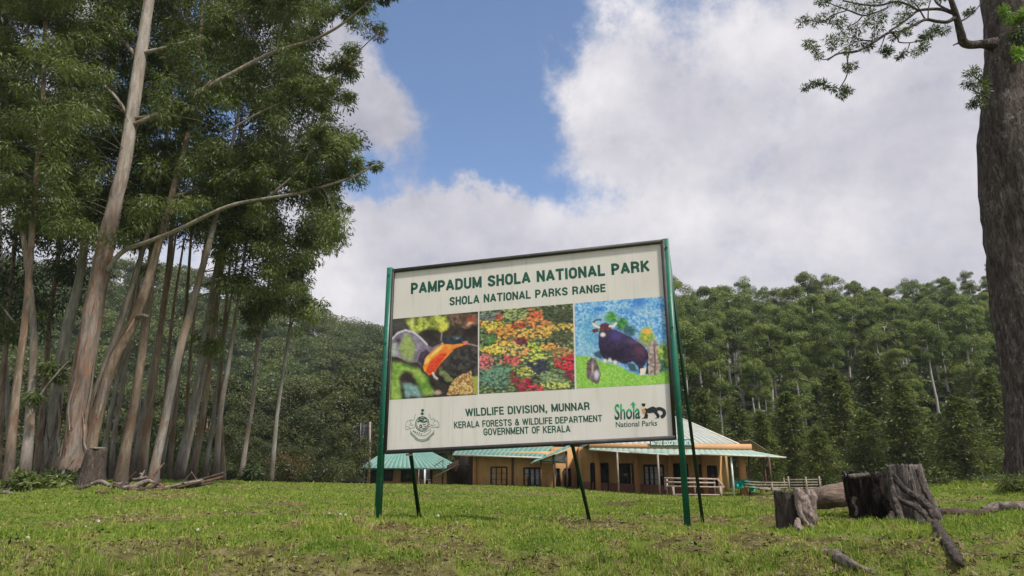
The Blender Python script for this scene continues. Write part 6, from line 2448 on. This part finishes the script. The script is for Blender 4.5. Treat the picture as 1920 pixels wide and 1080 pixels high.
CL = [(1503, 40, 11), (1512, 34, 9), (1530, 40, 11), (1540, 34, 10), (1556, 30, 11), (1562, 40, 9), (1570, 14, 12), (1588, 58, 12), (1578, 72, 13), (1592, 82, 11), (1566, 72, 9), (1556, 74, 9), (1600, 48, 12), (1610, 56, 10),
      (1520, 84, 9), (1528, 92, 7), (1536, 103, 8), (1514, 80, 7), (1600, 6, 13), (1612, 14, 12), (1628, 14, 13), (1645, 4, 10), (1640, 44, 11), (1652, 38, 10), (1648, 52, 10), (1690, 30, 11), (1700, 24, 9), (1684, 40, 9), (1690, 58, 9), (1668, 96, 7),
      (1655, 92, 7), (1662, 100, 6), (1726, 92, 9), (1718, 98, 8), (1734, 88, 8), (1748, 62, 9), (1760, 56, 10), (1772, 56, 9), (1740, 70, 8), (1734, 64, 7), (1728, 74, 7), (1590, 130, 6), (1600, 122, 7), (1586, 124, 6),
      (1510, 164, 7), (1520, 158, 7), (1532, 156, 6), (1545, 160, 7), (1540, 154, 5), (1560, 166, 7), (1574, 172, 8), (1580, 180, 6), (1592, 170, 6), (1584, 166, 6), (1622, 90, 8), (1630, 86, 7), (1612, 82, 7), (1560, 88, 6), (1710, 8, 9), (1730, 2, 9), (1545, 4, 9), (1552, -4, 9),
      (1535, 2, 7), (1695, 2, 10), (1676, 4, 8), (1665, 92, 6), (1700, 60, 7), (1712, 42, 7), (1676, 70, 6), (1625, 40, 7), (1820, 20, 5), (1812, 24, 4), (1752, 52, 7), (1590, 96, 6), (1640, 70, 6), (1605, 70, 8),
      (1686, 106, 6), (1694, 100, 6), (1655, 26, 8), (1635, 28, 7), (1580, 36, 7), (1575, 46, 7), (1765, -4, 9), (1780, -12, 8)]
cen = np.array([W(a, b, 11.6 + RNG.normal(0, .18)) for a, b, c in CL])
rad = np.array([c * mpp(b, 11.6) for a, b, c in CL])
V, F, t = clump_leaves(cen, rad * 1.05, 85, .085, .017, .15, None, .8)
mesh_np('foliage', V, F, M['fern_leaf'], bt, attrs={'tint': t})
C2 = [(1816, 138, 9), (1826, 130, 8), (1838, 140, 11), (1812, 156, 9), (1824, 158, 11), (1838, 160, 12), (1836, 178, 11), (1828, 190, 9), (1820, 196, 8), (1838, 194, 10), (1846, 150, 11), (1846, 170, 12)]
cen = np.array([W(a, b, 12.25 + RNG.normal(0, .1)) for a, b, c in C2])
V, F, t = clump_leaves(cen, np.array([c * .0098 for a, b, c in C2]), 110, .09, .018, .3, None, .9)
mesh_np('foliage', V, F, M['fern_leaf'], bt, attrs={'tint': t})
C3 = [(1884, 22, 10), (1892, 34, 11), (1902, 38, 9), (1914, 32, 10), (1906, 92, 9), (1914, 100, 9), (1908, 108, 7), (1918, 24, 9), (1880, 16, 7)]
cen = np.array([W(a, b, 12.25 + RNG.normal(0, .05)) for a, b, c in C3])
V, F, t = clump_leaves(cen, np.array([c * .0098 for a, b, c in C3]), 120, .09, .024, .2, None, .9)
mesh_np('fresh_foliage', V, F, M['fresh_leaf'], bt, attrs={'tint': t})
C4 = [(1908, 60, 16), (1914, 76, 15), (1900, 66, 12), (1918, 50, 15)]
cen = np.array([W(a, b, 12.3) for a, b, c in C4])
V, F, t = clump_leaves(cen, np.array([c * .0098 for a, b, c in C4]), 130, .09, .024, .4, None, .9)
mesh_np('foliage', V, F, M['fern_leaf'], bt, attrs={'tint': t})


# ------------------------------------------------------------------ stumps, logs, dead wood
def stump_np(base, H, r0, r1, seed, jag=.05, lean=(0, 0), squash=1.0, nz=16, seg=48, flare=.3, lob=.10, tilt=0.0):
    """weathered stump: lobed sides, flared foot, uneven sawn or torn top with a sunk middle"""
    r = np.random.default_rng(seed)
    th = np.arange(seg) * 2 * math.pi / seg
    ph = r.uniform(0, 6.28, 6)
    side = 1 + lob * (np.sin(2 * th + ph[0]) * .5 + np.sin(3 * th + ph[1]) * .6 + np.sin(5 * th + ph[2]) * .5 + np.sin(9 * th + ph[3]) * .35 + np.sin(17 * th + ph[4]) * .22 + np.sin(29 * th + ph[2]) * .16)
    top = H * (1 + tilt * np.cos(th + ph[5])) + jag * (np.sin(4 * th + ph[4]) * .4 + r.normal(0, .6, seg))
    V = []
    for k in range(nz + 1):
        f = k / nz
        rr = (r0 + (r1 - r0) * f) * side * (1 + flare * (1 - f) ** 3 * (1 + .5 * np.sin(4 * th + ph[1])))
        rr = rr * (1 + r.normal(0, .012, seg))
        z = -.15 + (top + .15) * f
        V.append(np.stack([base[0] + lean[0] * f + rr * np.cos(th), base[1] + lean[1] * f + rr * np.sin(th) * squash, base[2] + z], 1))
    for q, dz in ((.86, .0), (.6, -.02), (.25, -.035)):
        a = V[nz].copy()
        c = a.mean(0)
        a = c + (a - c) * q
        a[:, 2] = c[2] * .5 + a[:, 2] * .5 + dz + r.normal(0, jag * .35, seg)
        V.append(a)
    n = len(V)
    F = [(i * seg + j, i * seg + (j + 1) % seg, (i + 1) * seg + (j + 1) % seg, (i + 1) * seg + j) for i in range(n - 1) for j in range(seg)]
    F.append(tuple((n - 1) * seg + j for j in range(seg)))
    return np.vstack(V), F


def gnarl(pts, seg=12, wob=.16, seed=0, n=None, flat=1.0):
    """gnarled root or branch: points with (x,y,z,radius)"""
    Q = catmull(np.asarray(pts, float), (n or len(pts) * 5) * 2)
    V, F = tube_np(Q[:, :3], np.maximum(Q[:, 3], .004), seg * 2 if seg > 8 else seg, True, wob * .5, seed)
    a = float(Q[:, 3].mean())
    return rough(V, a * wob * 1.9, .45 / a, 4, .8, seed * 3.7), F


def pxpath(l):
    return [[*W(a, b, y_), c * mpp(b, y_) / 2] for a, b, c, y_ in l]


# left stump, dark bark with a torn pale side
Y = 8.5
sa = empty('tree_stump', on(1488, Y), 'short dark sawn stump with a pale torn side, left of the fallen log', 'stump')
b = on(1482, Y)
top = W(1482, 921, Y)[2] - b[2]
s_ = mpp(950, Y)
mb = MB()
V, F = stump_np(b, top, 30 * s_, 29 * s_, 3, .012, (0, 0), .9, flare=.06, lob=.05, nz=30, seg=80)
mb.add(rough(V, .012, 9, 4, .5), F)
mb.build('trunk', M['stump_dark'], sa, True)
mb = MB()
mb.add(*gnarl(pxpath([(1497, 916, 15, 8.28), (1503, 935, 26, 8.24), (1508, 955, 26, 8.22), (1516, 972, 22, 8.24), (1522, 986, 14, 8.3)]), 16, .22, 5, 22))
mb.add(*gnarl(pxpath([(1516, 917, 16, 8.36), (1518, 934, 24, 8.34), (1521, 955, 20, 8.34), (1526, 976, 16, 8.34), (1531, 992, 10, 8.36)]), 14, .20, 6, 20))
mb.add(*gnarl(pxpath([(1496, 918, 10, 8.24), (1498, 950, 12, 8.2), (1508, 976, 9, 8.18), (1524, 992, 6, 8.2)]), 10, .2, 9, 18))
mb.build('torn_wood', M['torn_wood'], sa, True)
mb = MB()
mb.add(*gnarl(pxpath([(1494, 976, 10, 8.1), (1497, 990, 16, 7.9), (1502, 1002, 18, 7.7), (1498, 1012, 8, 7.6)]), 10, .25, 2, 14))
mb.add(*gnarl(pxpath([(1520, 985, 8, 8.2), (1530, 998, 9, 7.9), (1545, 1012, 7, 7.6), (1560, 1024, 3, 7.4)]), 8, .2, 4, 14))
mb.build('root', M['torn_wood'], sa, True)

# charred stump with a jagged overhanging rim
Y = 9.5
sb = empty('tree_stump', on(1632, Y), 'black charred stump with a jagged splintered rim', 'stump')
b = on(1633, Y)
s_ = mpp(930, Y)
top = W(1630, 890, Y)[2] - b[2]
mb = MB()
V, F = stump_np(b, top, 33 * s_, 38 * s_, 8, .04, (-3 * s_, 0), .9, flare=.03, lob=.11, seg=120, nz=40)
mb.add(rough(V, .035, 7, 4, .22), F)
mb.build('trunk', M['stump_black'], sb, True)
mb = MB()
r = np.random.default_rng(12)
for k in range(46):
    a = r.uniform(0, 6.28)
    q = r.uniform(.55, 1.06)
    p = np.array([b[0] - 3 * s_ + math.cos(a) * 38 * s_ * q, b[1] + math.sin(a) * 34 * s_ * q, b[2] + top - .03])
    h = r.uniform(.02, .085)
    mb.add(*gnarl([[*p, .014], [*(p + np.array([r.normal(0, .012), r.normal(0, .012), h * .6])), .010], [*(p + np.array([r.normal(0, .025) + math.cos(a) * .02, 0, h])), .003]], 5, .2, k, 5))
mb.build('splinters', M['stump_grey'], sb)
mb = MB()
mb.add(*gnarl(pxpath([(1590, 891, 5, 9.2), (1599, 893, 9, 9.2), (1612, 892, 10, 9.2), (1630, 890, 8, 9.18)]), 8, .2, 3, 14))
mb.build('rim', M['stump_grey'], sb, True)
mb = MB()
mb.add(*gnarl(pxpath([(1602, 934, 8, 9.15), (1600, 944, 7, 9.05), (1606, 956, 7, 8.95), (1604, 968, 4, 8.85)]), 9, .15, 1, 14))
mb.build('root', M['stump_black'], sb, True)
mb = MB()
mb.add(*gnarl(pxpath([(1660, 940, 12, 9.1), (1668, 955, 12, 8.95), (1672, 968, 9, 8.8)]), 9, .2, 6, 12))
mb.build('root', M['stump_black'], sb, True)

# tall grey stump with twisted roots
Y = 8.9
sc_ = empty('tree_stump', on(1712, Y), 'tall grey weathered stump with twisted roots running to the right', 'stump')
b = on(1714, Y)
s_ = mpp(930, Y)
top = W(1700, 873, Y)[2] - b[2]
mb = MB()
V, F = stump_np(b, top, 42 * s_, 30 * s_, 21, .022, (-14 * s_, 0), .8, flare=.16, lob=.09, seg=150, nz=50, tilt=.01)
mb.add(rough(V, .026, 7, 5, .25), F)
mb.build('trunk', M['stump_grey'], sc_, True)
mb = MB()
for k, l in enumerate([
        [(1676, 890, 6, 8.60), (1690, 912, 11, 8.57), (1712, 928, 13, 8.53), (1735, 945, 15, 8.46), (1750, 966, 18, 8.3), (1757, 990, 19, hitY(1757, 996)), (1774, 1016, 20, hitY(1774, 1020)), (1792, 1042, 17, hitY(1792, 1045)), (1808, 1064, 6, hitY(1808, 1062))],
        [(1672, 920, 5, 8.55), (1688, 938, 9, 8.48), (1712, 948, 11, 8.44), (1738, 968, 12, 8.33), (1748, 990, 10, 8.15)],
        [(1672, 900, 6, 8.62), (1676, 930, 9, 8.52), (1685, 955, 11, 8.43), (1692, 980, 12, 8.33), (1696, 998, 9, 8.2)],
        [(1720, 880, 7, 8.65), (1728, 905, 9, 8.6), (1739, 935, 9, 8.55), (1751, 962, 9, 8.5), (1762, 985, 8, 8.4)],
        [(1672, 962, 10, 8.4), (1668, 980, 12, 8.3), (1660, 992, 9, 8.2)]]):
    mb.add(*gnarl(pxpath(l), 12, .22, k + 2, len(l) * 6))
mb.build('root', M['stump_root'], sc_, True)


def log_thing(name, l, m, label, cat, seed, seg=16, wob=.12, group=None, parts=None):
    P = np.array(pxpath(l))
    root = empty(name, P[len(P) // 2, :3] - np.array([0, 0, P[len(P) // 2, 3]]), label, cat, group)
    mb = MB()
    mb.add(*gnarl(P, seg, wob, seed, len(l) * 7))
    mb.build('log' if cat == 'log' else 'wood', m, root, True)
    return root, P


log_thing('fallen_log', [(1522, 936, 36, 10.2), (1536, 934, 40, 10.2), (1562, 930, 42, 10.1), (1600, 926, 46, 10.4), (1650, 920, 46, 10.8)], M['log_wood'], 'thick pinkish barkless log lying between the short stump and charred stump', 'log', 3, 20, .06)
log_thing('fallen_log', [(1752, 958, 10, 9.8), (1775, 961, 17, 9.8), (1805, 962, 16, 9.9), (1840, 962, 14, 10), (1868, 957, 8, 10.1)], M['log_brown'], 'thin dark brown log lying on the grass right of the tall grey stump', 'log', 5, 12, .16)
log_thing('fallen_log', [(1842, 955, 10, 10.2), (1870, 951, 19, 10.2), (1900, 951, 22, 10.1), (1945, 953, 24, 10.0), (1990, 957, 24, 9.9)], M['dead_wood'], 'pale grey log at the right edge of the lawn beneath the big trunk', 'log', 7, 14, .12)
dY = lambda a, b: hitY(a, b + 14)
P = pxpath([(a, b - 4, c, dY(a, b)) for a, b, c in [(1538, 1037, 6), (1556, 1040, 15), (1572, 1049, 19), (1592, 1059, 17), (1612, 1068, 14), (1636, 1078, 9)]])
rt = empty('dead_wood', P[2][:3], 'twisted pale piece of dead wood lying in the grass below the stumps', 'dead wood')
mb = MB()
mb.add(*gnarl(P, 10, .25, 3, 26))
mb.add(*gnarl(pxpath([(a, b - 4, c, dY(a, b)) for a, b, c in [(1560, 1041, 9), (1572, 1037, 8), (1588, 1042, 4)]]), 8, .25, 4, 10))
mb.build('wood', M['dead_wood'], rt, True)

# sawn stump beside the leaning gum
Y = 25.6
ss = empty('tree_stump', on(166, Y), 'sawn stump with a flat pale top standing at the foot of the main gum tree', 'stump')
b = on(164, Y)
s_ = mpp(880, Y)
top = W(166, 842, Y)[2] - b[2]
mb = MB()
V, F = stump_np(b, top, 23 * s_, 17 * s_, 31, .02, (3 * s_, 0), .9, flare=.2, lob=.06)
mb.add(rough(V, .04, 3.5, 4, .3), F)
mb.build('trunk', M['stump_dark'], ss, True)
mb = MB()
mb.slab([np.array([b[0] + 6 * s_ + 13 * s_ * math.cos(a), b[1] - .05 + .25 * math.sin(a), b[2] + top + .06]) for a in np.linspace(0, 2 * math.pi, 14)[:-1]], .07)
mb.build('cut_top', M['cut_wood'], ss)

# heap of broken branches under the gums: every branch a thing
HEAP = [
    [(205, 917, 5, 23), (222, 908, 7, 23.2), (243, 905, 5, 23.4)], [(268, 912, 8, 23), (280, 900, 11, 23), (296, 906, 8, 22.9), (310, 917, 5, 22.8)],
    [(222, 926, 12, 22.5), (236, 905, 11, 22.6), (248, 896, 8, 22.8)], [(228, 926, 9, 22.2), (250, 912, 10, 22.3), (276, 902, 8, 22.6), (290, 905, 5, 22.6)],
    [(240, 922, 9, 22.1), (270, 921, 8, 22.1), (304, 918, 6, 22.2)], [(256, 926, 6, 22), (282, 914, 8, 22.2), (300, 900, 5, 22.5)], [(170, 908, 6, 23.5), (190, 903, 8, 23.5), (205, 911, 6, 23.4)],
    [(290, 912, 7, 22.5), (312, 922, 6, 22.3), (318, 926, 4, 22.2)], [(134, 921, 5, 22.8), (150, 915, 6, 23), (170, 911, 4, 23.2)], [(300, 916, 5, 23), (340, 908, 5, 23.4), (380, 900, 4, 24)],
    [(330, 914, 5, 23.5), (372, 906, 5, 24), (418, 894, 4, 25)], [(345, 906, 4, 24.5), (390, 895, 4, 25.5), (420, 886, 3, 26)], [(262, 903, 5, 23.2), (270, 893, 6, 23.2), (262, 888, 4, 23.2)],
    [(212, 910, 6, 23), (236, 914, 7, 22.8), (262, 918, 6, 22.6)], [(310, 914, 5, 23.6), (352, 914, 5, 23.8), (400, 905, 4, 24.4)], [(244, 900, 5, 23), (262, 898, 7, 23), (276, 894, 4, 23)]]
for k, l in enumerate(HEAP):
    P = np.array(pxpath(l))
    g = gz(P[:, 0], P[:, 1])
    P[:, 2] = np.maximum(P[:, 2], g + P[:, 3] * .6)
    root = empty('broken_branch', P[1, :3] - np.array([0, 0, P[1, 3]]), 'bare broken branch in the heap below the gum trees', 'branch', 'broken branches heaped below the gums')
    mb = MB()
    mb.add(*gnarl(P, 8, .18, k, 14))
    d = P[1, :3] + RNG.normal(0, .22, 3) + np.array([0, 0, .2])
    mb.add(*gnarl([[*P[1, :3], P[1, 3] * .6], [*((P[1, :3] + d) / 2), P[1, 3] * .45], [*d, P[1, 3] * .25]], 6, .18, k, 7))
    mb.build('wood', [M['dead_wood'], M['dead_brown'], M['stump_dark']][k % 3], root, True)
for l, lb in [([(178, 932, 4, 20.4), (190, 929, 9, 20.4), (204, 931, 7, 20.4), (212, 935, 3, 20.4)], 'orange strip of fallen bark on the grass in front of the branch heap'),
              ([(0, 926, 4, 21), (12, 923, 8, 21), (24, 925, 4, 21)], 'small grey bark scrap on the grass at the left edge')]:
    P = np.array(pxpath(l))
    P[:, 2] = gz(P[:, 0], P[:, 1]) + .05
    mb = MB()
    mb.add(*gnarl(P, 8, .3, 2, 12))
    o = mb.build('bark_strip', M['dead_brown'] if 'orange' in lb else M['dead_wood'], None, True)
    tag(o, lb, 'bark')


# ------------------------------------------------------------------ low growth under the trees
def bush(seed, r0, h, mname, lb, loc):
    r = np.random.default_rng(seed)
    fine = mname == 'weed'
    mname = 'gum_leaf' if fine else mname
    n = 14
    cen = np.stack([r.normal(0, r0 * .42, n), r.normal(0, r0 * .42, n), r.uniform(.2, .85, n) * h], 1) + np.asarray(loc)
    V, F, t = clump_leaves(cen, np.full(n, r0 * .42), 110, .07 if fine else .22, .022 if fine else .07, .15, None, .9, rng=r)
    root = empty('bush', loc, lb, 'bush', 'bushes under the gum trees')
    mb = MB()
    for c in cen[:6]:
        mb.add(*tube_np(catmull([np.asarray(loc) - (0, 0, .1), (np.asarray(loc) + c) / 2 + (0, 0, .1), c], 5), np.linspace(.03, .01, 5), 4, False))
    mb.build('stem', M['twig'], root)
    mesh_np('foliage', V, F, M[mname], root, attrs={'tint': t})
    return root


for k, (px, Y, r0, h, m, lb) in enumerate([
        (462, 34, .55, .7, 'fern_leaf', 'small bright green bush at the foot of the second slim gum from the right'),
        (470, 42, 1.4, 1.6, 'broad_leaf', 'dark rounded bush behind the two slim gums'), (545, 45, 1.5, 1.9, 'brown_leaf', 'reddish brown bush right of the slimmest gum tree'),
        (590, 50, 1.8, 1.6, 'broad_leaf', 'wide dark bush on the open lawn edge left of the water tower'), (640, 56, 1.6, 1.8, 'broad_leaf', 'dark bush at the left foot of the water tower'),
        (200, 38, 1.6, 2.2, 'dark_gum_leaf', 'shadowy bush among the trunks behind the sawn stump'), (330, 44, 1.8, 2.4, 'dark_gum_leaf', 'shadowy bush among the thin middle trunks'),
        (70, 40, 1.8, 2.6, 'dark_gum_leaf', 'shadowy bush behind the curved pale trunk'), (110, 25.5, .7, .5, 'dark_gum_leaf', 'low dark weed clump at the blackened tree base'), (40, 23, .8, .45, 'gum_leaf', 'low weed clump at the left edge before the brown trunk'),
        (270, 46, 1.8, 2.4, 'dark_gum_leaf', 'shadowy bush behind the stout brown trunk'), (390, 47, 1.7, 2.1, 'broad_leaf', 'dark bush behind the right end of the dense trunks'),
        (1912, 12.0, .30, .30, 'weed', 'leafy green weeds at the foot of the big right trunk'), (1130 + 640, 46, 1.0, .9, 'broad_leaf', 'low shrub on the lawn edge beneath the cypress trees'),
        (1850, 44, 1.4, .8, 'fern_leaf', 'pale green shrub between the big trunk and the cypresses')]):
    bush(60 + k, r0, h, m, lb, on(px, Y))

# ------------------------------------------------------------------ white clover heads in the turf
FL = [(85, 945, 15), (130, 943, 15), (157, 1008, 7.6), (180, 1003, 7.8), (45, 1047, 5.8), (616, 984, 9), (628, 980, 9), (636, 996, 8), (646, 997, 8), (820, 995, 8), (857, 996, 8), (933, 966, 11), (420, 973, 10.5), (440, 970, 10.5), (365, 1043, 5.9), (1215, 965, 10)]
fl0 = None
for px, py, Y in FL:
    p = on(px, Y)
    p[0] = W(px, py, Y)[0]
    if fl0 is None:
        fl0 = empty('clover_flower', p, 'tiny white clover head standing in the lawn', 'flower', 'white clover heads in the lawn')
        mb = MB()
        mb.tube([p, p + (0, 0, .10)], .003, 5)
        mb.build('stem', M['grass'], fl0)
        r = np.random.default_rng(2)
        u = r.normal(0, 1, (60, 3))
        u /= np.linalg.norm(u, axis=1)[:, None]
        V, F = leaves_np(np.tile(p + np.array([0, 0, .10]), (60, 1)), u, .015, .008, rng=r)
        mesh_np('flower_head', V, F, M['petal'], fl0)
    else:
        o = dup(fl0, p, RNG.uniform(0, 6), RNG.uniform(.8, 1.3))


# ------------------------------------------------------------------ the valley's thin haze
hm = bpy.data.materials.new('haze')
hm.use_nodes = True
hn = NT(hm.node_tree)
pv = hn.n('ShaderNodeVolumePrincipled')
pv.inputs['Color'].default_value = (0.86, 0.91, 1.0, 1)
pv.inputs['Density'].default_value = 0.00022
pv.inputs['Anisotropy'].default_value = 0.2
hn.link(pv.outputs[0], hn.n('ShaderNodeOutputMaterial').inputs['Volume'])
mb = MB()
mb.box((0, 150, 48), (1500, 1500, 102))
o = mb.build('haze', hm)
tag(o, kind='stuff')
o['label'] = 'thin bluish haze hanging in the valley'
S.cycles.volume_step_rate = 4.0
